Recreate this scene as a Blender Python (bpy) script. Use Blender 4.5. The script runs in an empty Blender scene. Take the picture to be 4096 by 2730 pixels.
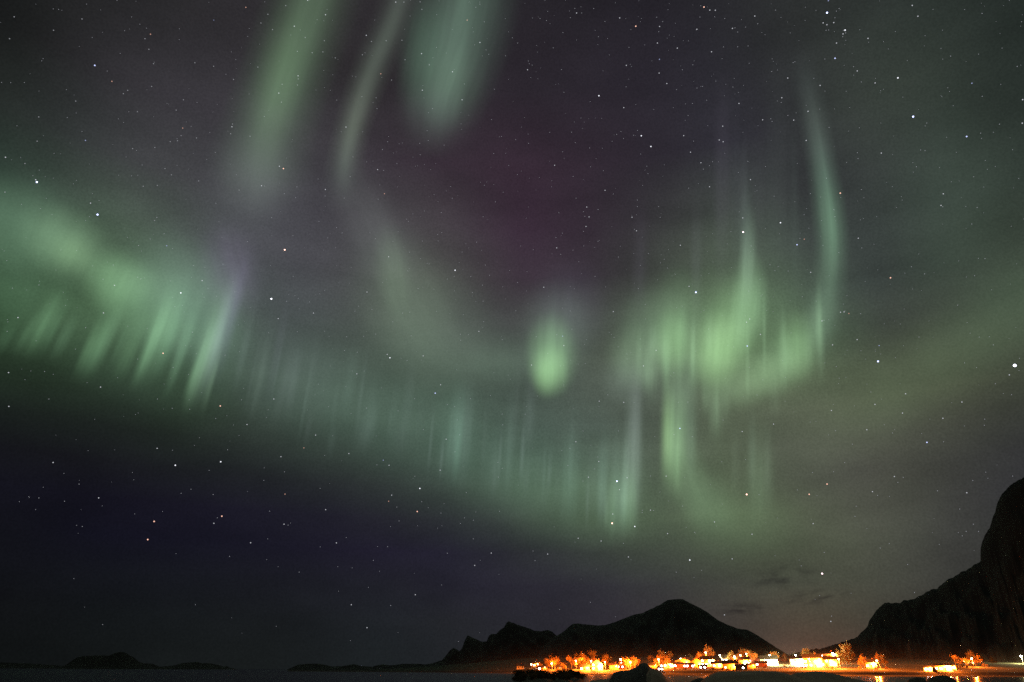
import bpy, bmesh, math, random
import numpy as np
from mathutils import Vector, Matrix, noise

# ------------------------------------------------------------------ camera, world, exposure
sc = bpy.context.scene
C = bpy.data.collections.new('aurora_bay'); sc.collection.children.link(C)
W, H = 4096.0, 2730.0                      # the photograph's own pixels; f = 24 mm on 36 mm
F = 4096 * 24 / 36.0
CAM = Vector((0, 0, 3.0))
cam_data = bpy.data.cameras.new('camera'); cam = bpy.data.objects.new('camera', cam_data)
C.objects.link(cam); sc.camera = cam
cam_data.sensor_width = 36; cam_data.lens = 24
cam_data.clip_start = 0.3; cam_data.clip_end = 200000
PITCH = math.atan(1317 / F)
RM = Matrix.Rotation(math.pi / 2 + PITCH, 3, 'X') @ Matrix.Rotation(math.radians(0.25), 3, 'Z')
cam.matrix_world = Matrix.Translation(CAM) @ RM.to_4x4()
world = bpy.data.worlds.new('World'); sc.world = world; world.use_nodes = True
world.node_tree.nodes['Background'].inputs[0].default_value = (0.002, 0.0025, 0.003, 1)
world.node_tree.nodes['Background'].inputs[1].default_value = 1.0
vs = sc.view_settings
vs.view_transform = 'Standard'; vs.look = 'None'; vs.gamma = 1; vs.exposure = 0; vs.use_curve_mapping = False
sc.cycles.transparent_max_bounces = 48
sc.cycles.max_bounces = 5
sc.cycles.use_denoising = False
sc.cycles.sample_clamp_indirect = 4

def dirpx(px, py):
    return (RM @ Vector((px - W / 2, H / 2 - py, -F))).normalized()
def at(px, py, D):                          # the point seen there at horizontal distance D
    d = dirpx(px, py); return CAM + d * (D / math.hypot(d.x, d.y))
def polar(px, py):
    d = dirpx(px, py); return math.atan2(d.x, d.y), d.z / math.hypot(d.x, d.y)
def lin(c):
    return tuple((v / 255 / 12.92) if v / 255 <= 0.04045 else ((v / 255 + 0.055) / 1.055) ** 2.4 for v in c)

# ------------------------------------------------------------------ helpers
def tag(o, label=None, cat=None, group=None, kind=None):
    if label: o['label'] = label
    if cat: o['category'] = cat
    if group: o['group'] = group
    if kind: o['kind'] = kind
    return o
def empty(name, loc, rz=0):
    o = bpy.data.objects.new(name, None); C.objects.link(o); o.location = loc; o.rotation_euler = (0, 0, rz)
    o.empty_display_size = 0.5
    return o
def mesh_obj(name, verts, faces, mat, parent=None, smooth=False):
    me = bpy.data.meshes.new(name); me.from_pydata([tuple(v) for v in verts], [], faces); me.update()
    if mat: me.materials.append(mat)
    if smooth:
        for p in me.polygons: p.use_smooth = True
    o = bpy.data.objects.new(name, me); C.objects.link(o)
    if parent: o.parent = parent
    return o
def copy_tree(o, parent=None):
    c = o.copy(); C.objects.link(c); c.parent = parent
    for ch in o.children: copy_tree(ch, c)
    return c
class MB:
    def __init__(s): s.v = []; s.f = []
    def box(s, x0, x1, y0, y1, z0, z1):
        b = len(s.v)
        s.v += [(x0,y0,z0),(x1,y0,z0),(x1,y1,z0),(x0,y1,z0),(x0,y0,z1),(x1,y0,z1),(x1,y1,z1),(x0,y1,z1)]
        s.f += [[b+i for i in q] for q in ((0,3,2,1),(4,5,6,7),(0,1,5,4),(1,2,6,5),(2,3,7,6),(3,0,4,7))]
        return s
    def tube(s, a, b_, r0, r1, n=6, cap=True):
        a = Vector(a); b_ = Vector(b_); d = (b_ - a).normalized()
        u = d.orthogonal().normalized(); w = d.cross(u); k = len(s.v)
        for p, r in ((a, r0), (b_, r1)):
            for i in range(n):
                t = 2 * math.pi * i / n; s.v.append(tuple(p + u * (r * math.cos(t)) + w * (r * math.sin(t))))
        for i in range(n): s.f.append([k+i, k+(i+1) % n, k+n+(i+1) % n, k+n+i])
        if cap: s.f.append([k+i for i in range(n)][::-1]); s.f.append([k+n+i for i in range(n)])
        return s
    def prism(s, prof, y0, y1):             # (x, z) profile swept along y
        k = len(s.v); n = len(prof)
        s.v += [(x, y0, z) for x, z in prof] + [(x, y1, z) for x, z in prof]
        s.f += [[k+i for i in range(n)], [k+n+i for i in range(n)][::-1]]
        for i in range(n): s.f.append([k+i, k+n+i, k+n+(i+1) % n, k+(i+1) % n])
        return s
    def build(s, name, mat, parent=None, smooth=False): return mesh_obj(name, s.v, s.f, mat, parent, smooth)

def new_mat(name):
    m = bpy.data.materials.new(name); m.use_nodes = True; nt = m.node_tree; nt.nodes.clear()
    return m, nt, nt.nodes.new('ShaderNodeOutputMaterial')
def surf(name, c1, c2=None, rough=0.8, scale=1.0, bump=0.0, detail=6, metallic=0.0):
    m, nt, out = new_mat(name); N = nt.nodes; L = nt.links
    b = N.new('ShaderNodeBsdfPrincipled'); b.inputs['Roughness'].default_value = rough; b.inputs['Metallic'].default_value = metallic
    L.new(b.outputs[0], out.inputs[0])
    tc = N.new('ShaderNodeTexCoord'); nz = N.new('ShaderNodeTexNoise')
    nz.inputs['Scale'].default_value = scale; nz.inputs['Detail'].default_value = detail
    L.new(tc.outputs['Object'], nz.inputs['Vector'])
    r = N.new('ShaderNodeValToRGB'); r.color_ramp.elements[0].position = 0.35; r.color_ramp.elements[1].position = 0.65
    r.color_ramp.elements[0].color = (*c1, 1); r.color_ramp.elements[1].color = (*(c2 or tuple(v * 1.25 for v in c1)), 1)
    L.new(nz.outputs['Fac'], r.inputs[0]); L.new(r.outputs[0], b.inputs['Base Color'])
    if bump:
        bp = N.new('ShaderNodeBump'); bp.inputs['Strength'].default_value = 0.8; bp.inputs['Distance'].default_value = bump
        L.new(nz.outputs['Fac'], bp.inputs['Height']); L.new(bp.outputs[0], b.inputs['Normal'])
    return m
def glow_mat(name, col, strength):
    m, nt, out = new_mat(name); e = nt.nodes.new('ShaderNodeEmission')
    e.inputs[0].default_value = (*col, 1); e.inputs[1].default_value = strength
    nt.links.new(e.outputs[0], out.inputs[0]); m.cycles.emission_sampling = 'NONE'
    return m

# ------------------------------------------------------------------ sky dome (night airglow)
VS = 4096 / 2353.0                           # sky shapes are noted on a 2353 px wide view
rows = {
 -60: [(0,(24,26,26)),(300,(38,38,39)),(600,(46,44,47)),(900,(46,44,47)),(1200,(38,36,40)),(1500,(35,33,38)),(1800,(42,44,44)),(2100,(46,54,50)),(2353,(33,41,37))],
 30: [(0,(24,26,26)),(300,(40,40,41)),(600,(46,44,47)),(900,(44,42,45)),(1200,(38,36,40)),(1500,(36,34,39)),(1800,(44,46,46)),(2100,(46,54,50)),(2353,(34,42,38))],
 200: [(0,(34,36,35)),(300,(50,48,52)),(500,(56,54,58)),(720,(50,48,50)),(900,(44,41,44)),(1150,(44,40,46)),(1500,(42,39,46)),(1750,(46,46,52)),(1950,(58,66,60)),(2150,(52,62,54)),(2353,(38,46,42))],
 400: [(0,(44,62,52)),(300,(64,66,68)),(500,(68,66,72)),(720,(64,63,67)),(950,(58,50,58)),(1200,(54,42,52)),(1500,(46,42,49)),(1700,(52,52,58)),(1830,(44,42,48)),(2050,(56,64,60)),(2353,(48,60,52))],
 600: [(0,(58,88,64)),(150,(78,112,82)),(300,(78,104,82)),(420,(78,94,84)),(520,(82,86,90)),(700,(74,73,80)),(950,(76,76,76)),(1200,(56,43,56)),(1450,(56,53,57)),(1600,(70,78,70)),(1720,(80,98,80)),(1800,(72,84,76)),(2000,(56,64,62)),(2200,(58,72,60)),(2353,(60,72,60))],
 680: [(0,(50,78,54)),(150,(66,96,68)),(300,(74,110,76)),(420,(78,104,84)),(520,(80,92,88)),(700,(72,76,80)),(950,(80,88,78)),(1200,(62,55,62)),(1430,(60,60,61)),(1550,(80,96,78)),(1680,(92,122,88)),(1780,(78,100,78)),(1900,(68,82,72)),(2000,(58,66,62)),(2200,(60,70,60)),(2353,(64,76,62))],
 750: [(0,(44,68,46)),(150,(54,80,56)),(250,(58,84,60)),(370,(68,98,70)),(470,(72,100,78)),(560,(68,82,76)),(700,(70,78,77)),(900,(74,84,76)),(1100,(72,76,75)),(1300,(68,70,70)),(1430,(76,88,76)),(1550,(84,106,82)),(1650,(94,124,86)),(1750,(88,116,84)),(1850,(84,112,82)),(1930,(66,78,68)),(2100,(66,75,63)),(2353,(66,77,61))],
 820: [(0,(36,54,38)),(150,(42,62,44)),(300,(50,72,53)),(450,(62,88,65)),(600,(62,76,68)),(750,(64,78,70)),(1000,(70,84,73)),(1300,(72,84,75)),(1430,(82,94,78)),(1550,(86,104,80)),(1680,(96,124,86)),(1830,(88,118,82)),(1930,(72,84,68)),(2100,(74,84,66)),(2353,(68,76,60))],
 880: [(0,(27,38,30)),(150,(32,46,34)),(300,(40,56,43)),(450,(50,72,53)),(600,(57,72,61)),(800,(62,78,67)),(1000,(66,84,72)),(1200,(70,84,75)),(1430,(80,90,79)),(1500,(74,82,74)),(1600,(84,98,79)),(1700,(93,108,82)),(1830,(90,104,79)),(2000,(80,90,68)),(2200,(74,80,62)),(2353,(60,66,54))],
 1000: [(0,(20,20,25)),(250,(24,26,28)),(450,(32,40,35)),(600,(42,52,46)),(800,(52,68,57)),(1000,(60,80,67)),(1150,(66,86,74)),(1300,(72,90,80)),(1400,(80,96,85)),(1500,(78,90,77)),(1600,(87,102,80)),(1750,(86,95,79)),(1900,(83,87,74)),(2100,(72,75,65)),(2353,(46,46,48))],
 1120: [(0,(18,18,26)),(300,(22,21,30)),(600,(29,28,37)),(800,(38,40,44)),(950,(46,55,51)),(1100,(54,70,59)),(1300,(66,88,70)),(1420,(78,102,78)),(1500,(72,84,71)),(1620,(82,100,74)),(1750,(84,96,76)),(1900,(75,77,69)),(2100,(65,66,60)),(2353,(50,50,54))],
 1190: [(0,(17,17,25)),(300,(20,19,30)),(600,(26,25,36)),(900,(35,34,43)),(1050,(43,47,49)),(1200,(58,70,61)),(1300,(68,88,68)),(1400,(74,98,70)),(1500,(72,88,68)),(1650,(81,100,72)),(1780,(82,96,70)),(1950,(74,77,66)),(2200,(61,61,59)),(2353,(50,50,52))],
 1250: [(0,(16,17,24)),(300,(19,19,29)),(600,(24,23,34)),(900,(31,28,42)),(1100,(37,36,47)),(1250,(45,47,51)),(1350,(55,62,56)),(1550,(66,76,62)),(1750,(75,86,66)),(1950,(76,81,67)),(2150,(64,66,60)),(2353,(50,50,50))],
 1320: [(0,(16,17,22)),(300,(19,21,28)),(600,(24,25,33)),(900,(32,31,42)),(1150,(39,37,48)),(1350,(46,45,52)),(1550,(56,58,56)),(1750,(70,75,62)),(1950,(76,80,66)),(2150,(63,63,58)),(2353,(50,50,50))],
 1400: [(0,(16,18,20)),(300,(20,24,26)),(600,(23,26,29)),(900,(30,33,38)),(1200,(41,40,46)),(1450,(49,46,53)),(1750,(70,66,60)),(1900,(72,70,60)),(2150,(58,56,53)),(2353,(50,48,48))],
 1520: [(0,(14,17,17)),(300,(20,24,24)),(600,(23,27,27)),(900,(28,33,35)),(1300,(41,41,46)),(1700,(70,61,56)),(1850,(96,72,61)),(2050,(66,57,52)),(2353,(50,46,46))],
}
ys = sorted(rows)
def field(x, y):
    band = 1 + .38 * math.exp(-((x - 1020) / 480) ** 2) * math.exp(-((y - (925 + (x - 600) * .27)) / 120) ** 2)
    def rowval(r):
        xs = [p[0] for p in rows[r]]; return np.array([np.interp(x, xs, [lin(p[1])[k] for p in rows[r]]) for k in range(3)])
    y = min(max(y, ys[0]), ys[-1]); i = max(k for k in range(len(ys)) if ys[k] <= y)
    if i == len(ys) - 1: return rowval(ys[-1])
    t = (y - ys[i]) / (ys[i+1] - ys[i]); return (rowval(ys[i]) * (1 - t) + rowval(ys[i+1]) * t) * band
def view_xy(az, el):                          # direction -> the noted sky position
    d = RM.transposed() @ Vector((math.cos(el) * math.sin(az), math.cos(el) * math.cos(az), math.sin(el)))
    if d.z > -0.05: return (0 if d.x < 0 else 2353), 0
    return (W / 2 + F * d.x / -d.z) / VS, (H / 2 - F * d.y / -d.z) / VS
def field_s(az, el):                          # averaged over a small neighbourhood
    t = np.zeros(3); n = 0
    for da in (-1.3, 0, 1.3):
        for de in (-1.2, 0, 1.2):
            t += field(*view_xy(az + math.radians(da) / max(.3, math.cos(el)), max(el + math.radians(de), 0.0))); n += 1
    t = t / n; lum = .3 * t[0] + .5 * t[1] + .2 * t[2]; return lum + (t - lum) * (np.array([.85, .74, .95]) if t[1] > t[0] else np.array([1.15, 1.15, 1.15]))
m, nt, out = new_mat('night_airglow'); N = nt.nodes; L = nt.links
tc = N.new('ShaderNodeTexCoord'); nv = N.new('ShaderNodeVectorMath'); nv.operation = 'NORMALIZE'
L.new(tc.outputs['Object'], nv.inputs[0])
sx = N.new('ShaderNodeSeparateXYZ'); L.new(nv.outputs[0], sx.inputs[0])
def mth(op, *ins, clamp=False):
    n = N.new('ShaderNodeMath'); n.operation = op; n.use_clamp = clamp
    for i, q in enumerate(ins):
        if isinstance(q, (int, float)): n.inputs[i].default_value = q
        else: L.new(q, n.inputs[i])
    return n.outputs[0]
azn = mth('ARCTAN2', sx.outputs['X'], sx.outputs['Y']); eln = mth('ARCSINE', sx.outputs['Z'])
AZM = math.radians(66); u01 = mth('MULTIPLY_ADD', azn, 0.5 / AZM, 0.5)
ELS = [0, 1.5, 3.5, 6, 8.5, 11, 13.5, 16, 18.5, 21, 24, 27, 31, 35, 40, 46, 54, 68]
acc = None
for j, e in enumerate(ELS):
    r = N.new('ShaderNodeValToRGB'); cr = r.color_ramp; cr.interpolation = 'CARDINAL'
    while len(cr.elements) < 31: cr.elements.new(0.5)
    for i in range(31): cr.elements[i].position = i / 30
    for i in range(31): cr.elements[i].color = (*(field_s(-AZM + 2 * AZM * i / 30, math.radians(e)) if e < 60 else (.10, .12, .10)), 1)  # top row is an unseen overhead glow, added to light the foreground
    L.new(u01, r.inputs[0])
    if acc is None: acc = r.outputs[0]
    else:
        mr0 = N.new('ShaderNodeMapRange'); L.new(eln, mr0.inputs['Value'])
        mr0.inputs['From Min'].default_value = math.radians(ELS[j-1]); mr0.inputs['From Max'].default_value = math.radians(e)
        mx = N.new('ShaderNodeMix'); mx.data_type = 'RGBA'; L.new(mr0.outputs[0], mx.inputs['Factor']); L.new(acc, mx.inputs['A']); L.new(r.outputs[0], mx.inputs['B'])
        acc = mx.outputs['Result']
# soft mottling of the airglow, stronger streaky wisps low over the village
mp = N.new('ShaderNodeMapping'); mp.inputs['Scale'].default_value = (5, 5, 14); L.new(nv.outputs[0], mp.inputs[0])
nz = N.new('ShaderNodeTexNoise'); nz.inputs['Scale'].default_value = 1.6; nz.inputs['Detail'].default_value = 5; L.new(mp.outputs[0], nz.inputs['Vector'])
mr = N.new('ShaderNodeMapRange'); mr.inputs['From Min'].default_value = 0.3; mr.inputs['From Max'].default_value = 0.7
mr.inputs['To Min'].default_value = 0.88; mr.inputs['To Max'].default_value = 1.12; L.new(nz.outputs['Fac'], mr.inputs['Value'])
gr = N.new('ShaderNodeTexNoise'); gr.inputs['Scale'].default_value = 420; gr.inputs['Detail'].default_value = 2; L.new(nv.outputs[0], gr.inputs['Vector'])
mr2 = N.new('ShaderNodeMapRange'); mr2.inputs['From Min'].default_value = 0.25; mr2.inputs['From Max'].default_value = 0.75
mr2.inputs['To Min'].default_value = 0.86; mr2.inputs['To Max'].default_value = 1.14; L.new(gr.outputs['Fac'], mr2.inputs['Value'])
mm = N.new('ShaderNodeMath'); mm.operation = 'MULTIPLY'; L.new(mr.outputs[0], mm.inputs[0]); L.new(mr2.outputs[0], mm.inputs[1])
sm = N.new('ShaderNodeVectorMath'); sm.operation = 'SCALE'; L.new(acc, sm.inputs[0]); L.new(mm.outputs[0], sm.inputs['Scale'])
em = N.new('ShaderNodeEmission'); L.new(sm.outputs[0], em.inputs[0]); L.new(em.outputs[0], out.inputs[0])
m.cycles.emission_sampling = 'NONE'
RD = 60000.0
v = []; f = []; NA, NE = 96, 40
for j in range(NE + 1):
    el = -math.pi / 2 * 0.12 + (math.pi / 2 * 1.12) * j / NE
    for i in range(NA):
        a = 2 * math.pi * i / NA; v.append((RD * math.cos(el) * math.cos(a), RD * math.cos(el) * math.sin(a), RD * math.sin(el)))
for j in range(NE):
    for i in range(NA): f.append([j*NA+i, j*NA+(i+1) % NA, (j+1)*NA+(i+1) % NA, (j+1)*NA+i])
tag(mesh_obj('sky', v, f, m, smooth=True), kind='structure')

# ------------------------------------------------------------------ aurora curtains, 40 km up range, real emissive sheets
def aurora_mat(name, cols, prof, streak=0.0, freq=(6.0, 1.0), seed=0.0):
    m, nt, out = new_mat(name); N = nt.nodes; L = nt.links
    uv = N.new('ShaderNodeUVMap'); uv.uv_map = 'UVMap'; sp = N.new('ShaderNodeSeparateXYZ'); L.new(uv.outputs[0], sp.inputs[0])
    def ramp(src, stops, colour):
        r = N.new('ShaderNodeValToRGB'); cr = r.color_ramp; cr.interpolation = 'B_SPLINE'
        while len(cr.elements) < len(stops): cr.elements.new(0.5)
        for e, (p, c) in zip(cr.elements, stops): e.position = p
        for e, (p, c) in zip(cr.elements, stops): e.color = (*c, 1) if colour else (c, c, c, 1)
        L.new(src, r.inputs[0]); return r
    cols = [(0, cols[0][1])] + [(0.05 + 0.9 * p, c) for p, c in cols] + [(1, cols[-1][1])]
    rc = ramp(sp.outputs['Y'], cols, True); rp = ramp(sp.outputs['X'], prof, False)
    mu = N.new('ShaderNodeVectorMath'); mu.operation = 'MULTIPLY'; L.new(rc.outputs[0], mu.inputs[0]); L.new(rp.outputs[0], mu.inputs[1])
    last = mu
    if streak:
        mp = N.new('ShaderNodeMapping'); mp.inputs['Scale'].default_value = (freq[0], freq[1], 1); mp.inputs['Location'].default_value = (seed * 7.3, seed * 3.1, 0)
        L.new(uv.outputs[0], mp.inputs[0]); nz = N.new('ShaderNodeTexNoise'); nz.inputs['Scale'].default_value = 1.0; nz.inputs['Detail'].default_value = 3
        L.new(mp.outputs[0], nz.inputs['Vector'])
        mr = N.new('ShaderNodeMapRange'); mr.inputs['From Min'].default_value = 0.28; mr.inputs['From Max'].default_value = 0.72
        mr.inputs['To Min'].default_value = 1 - streak; mr.inputs['To Max'].default_value = 1 + streak; L.new(nz.outputs['Fac'], mr.inputs['Value'])
        s2 = N.new('ShaderNodeVectorMath'); s2.operation = 'SCALE'; L.new(mu.outputs[0], s2.inputs[0]); L.new(mr.outputs[0], s2.inputs['Scale']); last = s2
    em = N.new('ShaderNodeEmission'); L.new(last.outputs[0], em.inputs[0])
    tr = N.new('ShaderNodeBsdfTransparent'); ad = N.new('ShaderNodeAddShader'); L.new(em.outputs[0], ad.inputs[0]); L.new(tr.outputs[0], ad.inputs[1])
    L.new(ad.outputs[0], out.inputs[0]); m.cycles.emission_sampling = 'NONE'
    return m
BELL = [(0, 0), (0.1, 0), (0.3, 0.35), (0.5, 1.35), (0.7, 0.35), (0.9, 0), (1, 0)]
RIGHT_EDGE = [(0, 0), (0.08, 0), (0.35, 0.3), (0.62, 1.0), (0.76, 1.15), (0.88, 0.1), (0.97, 0), (1, 0)]
LEFT_EDGE = [(0, 0), (0.03, 0), (0.12, 0.1), (0.24, 1.15), (0.38, 1.0), (0.65, 0.3), (0.92, 0), (1, 0)]
shell = [40000.0]
def spline(P, n):                             # Catmull-Rom through tuples
    P = [np.array(p, float) for p in P]; Q = [2*P[0]-P[1]] + P + [2*P[-1]-P[-2]]; R = []
    K = len(P) - 1
    for i in range(n + 1):
        t = i / n * K; k = min(int(t), K - 1); u = t - k; a, b, c, d = Q[k:k+4]
        R.append(0.5 * (2*b + (c-a)*u + (2*a-5*b+4*c-d)*u*u + (3*b-a-3*c+d)*u**3))
    return R
def strip(name, parent, A_, B_, mat, nu=4):
    shell[0] -= 150; R = shell[0]; n = len(A_); v = []; f = []; uvs = []
    for i in range(n):
        for k in range(nu + 1):
            t = k / nu; p = A_[i] * (1 - t) + B_[i] * t; v.append(dirpx(p[0] * VS, p[1] * VS) * R); uvs.append((t, i / (n - 1)))
    for i in range(n - 1):
        for k in range(nu): a = i * (nu + 1) + k; f.append([a, a + 1, a + nu + 2, a + nu + 1])
    o = mesh_obj(name, v, f, mat, parent, True); ul = o.data.uv_layers.new(name='UVMap')
    for lp in o.data.loops: ul.data[lp.index].uv = uvs[lp.vertex_index]
    return o
def ribbon(name, parent, pts, cols, prof=BELL, streak=0.12, freq=(3, 2), n=40):
    """pts: (x, y, half width); cols: one linear colour per point"""
    pts = [(p[0], p[1], p[2] * 1.3) for p in pts]
    cols = [(c[0] * 1.1 + .04 * c[1], c[1] * 1.13, c[2] * 1.1 + .06 * c[1]) for c in cols]
    P = spline([p[:2] for p in pts], n); Wd = spline([(p[2], 0) for p in pts], n); A_ = []; B_ = []
    for i in range(n + 1):
        t = P[min(i+1, n)] - P[max(i-1, 0)]; t = t / np.linalg.norm(t); nrm = np.array([t[1], -t[0]])
        if t[1] < 0: pass
        A_.append(P[i] - nrm * Wd[i][0]); B_.append(P[i] + nrm * Wd[i][0])
    K = len(pts) - 1
    return strip(name, parent, A_, B_, aurora_mat(name, [(i / K, c) for i, c in enumerate(cols)], prof, streak, freq, random.random() * 9))
def aurora(label, group='aurora curtains in the night sky'):
    return tag(empty('aurora_curtain', (0, 0, 0)), label, 'aurora', group)
random.seed(4)
Z = (0, 0, 0)
def patch_mat(name, skew, streak):
    m, nt, out = new_mat(name); N = nt.nodes; L = nt.links
    def M_(op, *ins, clamp=False):
        n = N.new('ShaderNodeMath'); n.operation = op; n.use_clamp = clamp
        for i, q in enumerate(ins):
            if isinstance(q, (int, float)): n.inputs[i].default_value = q
            else: L.new(q, n.inputs[i])
        return n.outputs[0]
    uv = N.new('ShaderNodeUVMap'); uv.uv_map = 'UVMap'; sp = N.new('ShaderNodeSeparateXYZ'); L.new(uv.outputs[0], sp.inputs[0])
    u = sp.outputs['X']; v_ = sp.outputs['Y']                  # -1 .. 1, v grows downwards
    if skew:     # long fade upwards, shorter fade below: the lower border of a ray is the crisper one
        w = M_('POWER', M_('MAXIMUM', M_('SUBTRACT', 1.0, M_('MULTIPLY', u, u)), 0.0), 2.2)
        up = N.new('ShaderNodeMapRange'); up.interpolation_type = 'SMOOTHERSTEP'; L.new(v_, up.inputs['Value']); up.inputs['From Min'].default_value = -1; up.inputs['From Max'].default_value = .25
        dn = N.new('ShaderNodeMapRange'); dn.interpolation_type = 'SMOOTHERSTEP'; L.new(v_, dn.inputs['Value']); dn.inputs['From Min'].default_value = 1; dn.inputs['From Max'].default_value = -.05
        val = M_('MULTIPLY', w, M_('MULTIPLY', up.outputs[0], dn.outputs[0]))
    else:
        r2 = M_('ADD', M_('MULTIPLY', u, u), M_('MULTIPLY', v_, v_)); val = M_('POWER', M_('MAXIMUM', M_('SUBTRACT', 1.0, r2), 0.0), 2.4)
    oi = N.new('ShaderNodeObjectInfo')
    mp = N.new('ShaderNodeMapping'); mp.inputs['Scale'].default_value = (3.2 if not skew else 2.2, .35, 1); L.new(uv.outputs[0], mp.inputs[0])
    of_ = N.new('ShaderNodeVectorMath'); of_.operation = 'SCALE'; of_.inputs[0].default_value = (13, 7, 5); L.new(oi.outputs['Random'], of_.inputs['Scale']); L.new(of_.outputs[0], mp.inputs['Location'])
    nz = N.new('ShaderNodeTexNoise'); nz.inputs['Scale'].default_value = 1.4; nz.inputs['Detail'].default_value = 3; L.new(mp.outputs[0], nz.inputs['Vector'])
    mr = N.new('ShaderNodeMapRange'); mr.inputs['From Min'].default_value = .3; mr.inputs['From Max'].default_value = .7; mr.inputs['To Min'].default_value = 1 - streak; mr.inputs['To Max'].default_value = 1 + streak; L.new(nz.outputs['Fac'], mr.inputs['Value'])
    em = N.new('ShaderNodeEmission'); L.new(oi.outputs['Color'], em.inputs[0]); L.new(M_('MULTIPLY', val, mr.outputs[0]), em.inputs[1])
    tr = N.new('ShaderNodeBsdfTransparent'); ad = N.new('ShaderNodeAddShader'); L.new(em.outputs[0], ad.inputs[0]); L.new(tr.outputs[0], ad.inputs[1]); L.new(ad.outputs[0], out.inputs[0])
    m.cycles.emission_sampling = 'NONE'; return m
PM = {False: patch_mat('aurora_glow', False, .16), True: patch_mat('aurora_ray', True, .22)}
def lean(x): return float(np.interp(x, [0, 100, 350, 450, 600, 1000, 1300, 1700, 1900], [-.55, -.5, -.36, -.32, -.2, -.09, -.04, 0, .02]))
def patch(parent, cx, cy, rx, ry, col, ang=0.0, ray=False, gain=1.0):
    """soft elliptical patch of aurora; ang in degrees, clockwise; rays lean towards the magnetic zenith"""
    shell[0] -= 60; R = shell[0]; nr, na_ = 5, 28; v = []; f = []; uvs = [(0, 0)]
    c, s_ = math.cos(math.radians(ang)), math.sin(math.radians(ang)); k = lean(cx) if ray else 0
    def P(u, w):
        x, y = u * rx, w * ry
        return dirpx((cx + x * c - y * s_ + k * y) * VS, (cy + x * s_ + y * c) * VS) * R
    v.append(P(0, 0))
    for i in range(1, nr + 1):
        for j in range(na_):
            t = 2 * math.pi * j / na_; u, w = math.cos(t) * i / nr, math.sin(t) * i / nr
            if ray: u = max(-1, min(1, u * 1.25)); w = max(-1, min(1, w * 1.1))
            uvs.append((u, w)); v.append(P(u, w))
    for j in range(na_): f.append([0, 1 + j, 1 + (j + 1) % na_])
    for i in range(nr - 1):
        for j in range(na_): a = 1 + i * na_ + j; b = 1 + i * na_ + (j + 1) % na_; f.append([a, a + na_, b + na_, b])
    o = mesh_obj('ray' if ray else 'glow', v, f, PM[ray], parent, True); ul = o.data.uv_layers.new(name='UVMap')
    for lp in o.data.loops: ul.data[lp.index].uv = uvs[lp.vertex_index]
    g = gain * (1.6 if ray else 1.6)
    o.color = (g * (col[0] + .11 * col[1]), g * .95 * col[1], g * (col[2] + .10 * col[1]), 1); return o
def patches(parent, items, ray=False, gain=1.0, wide=1.0):
    for q in items: patch(parent, q[0], q[1], q[2] * wide * (1.25 if ray else 1.2), q[3] * 1.2, q[4], q[5] if len(q) > 5 else 0, ray, gain)
a1 = aurora('broad green aurora ray rising steeply to the top edge, leftmost of the upper rays')
ribbon('ray', a1, [(745,-110,100),(716,0,100),(682,100,98),(645,210,98),(612,310,104),(595,390,115),(588,460,120),(592,560,115)],
       [(0.045,0.082,0.042),(0.050,0.090,0.047),(0.056,0.105,0.053),(0.059,0.113,0.056),(0.056,0.090,0.055),(0.047,0.070,0.050),(0.027,0.035,0.030),Z], streak=0.2, freq=(4, 1))
patches(a1, [(590,400,105,110,(.012,.02,.012)), (640,200,60,200,(.008,.02,.006),12)])
a2 = aurora('thin pale aurora ribbon curving from the top edge down into the dark centre')
ribbon('ribbon', a2, [(948,-90,46),(925,-20,46),(898,60,46),(862,140,44),(832,220,42),(808,300,40),(794,370,42),(790,430,50),(800,500,64)],
       [(0.026,0.036,0.026),(0.034,0.046,0.035),(0.039,0.055,0.039),(0.044,0.060,0.044),(0.055,0.073,0.052),(0.065,0.088,0.058),(0.055,0.078,0.055),(0.029,0.039,0.031),Z], streak=0.14)
patches(a2, [(838,480,80,110,(.012,.016,.013),-30),(880,560,90,120,(.014,.02,.016),-30),(903,620,46,110,(.016,.034,.015),-8),(925,680,125,160,(.018,.034,.018),-25),(985,755,160,140,(.017,.032,.018),-35),(1060,825,160,105,(.012,.022,.013),-15),(1165,830,110,70,(.01,.022,.012))])
a3 = aurora('soft teal green aurora patch at the top edge, right of the thin ribbon')
ribbon('ray', a3, [(1088,-110,108),(1076,0,108),(1056,90,106),(1032,170,102),(1010,240,96),(996,300,90),(990,380,80)],
       [(.045,.082,.055),(.056,.1,.068),(.062,.112,.076),(.056,.1,.066),(.036,.064,.044),(.016,.024,.018),Z], streak=0.34, freq=(6, 1))
patches(a3, [(975,110,60,160,(.012,.036,.018),8),(1040,200,80,110,(.01,.022,.012),8),(1000,260,80,90,(.008,.014,.01))])
a4 = aurora('wide bright green aurora glow with slanting rays at the left edge')
patches(a4, [(30,510,190,120,(.022,.055,.028),15),(150,560,125,85,(.038,.085,.038),30),(165,580,60,50,(.02,.045,.016),30),(268,648,90,78,(.042,.11,.042),25),(330,700,130,95,(.016,.042,.018),30),
             (60,650,150,90,(.006,.018,.008),10),(430,700,130,150,(.012,.028,.018)),(530,620,80,120,(.024,.022,.034),-15),(390,620,120,110,(.012,.024,.016),-20),(20,720,120,90,(.004,.014,.005)),(400,710,180,150,(.018,.045,.023),20),(480,770,110,150,(.010,.024,.016),-15),(220,770,210,105,(.007,.019,.008),15),(350,880,220,70,(.004,.010,.005),12)])
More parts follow.
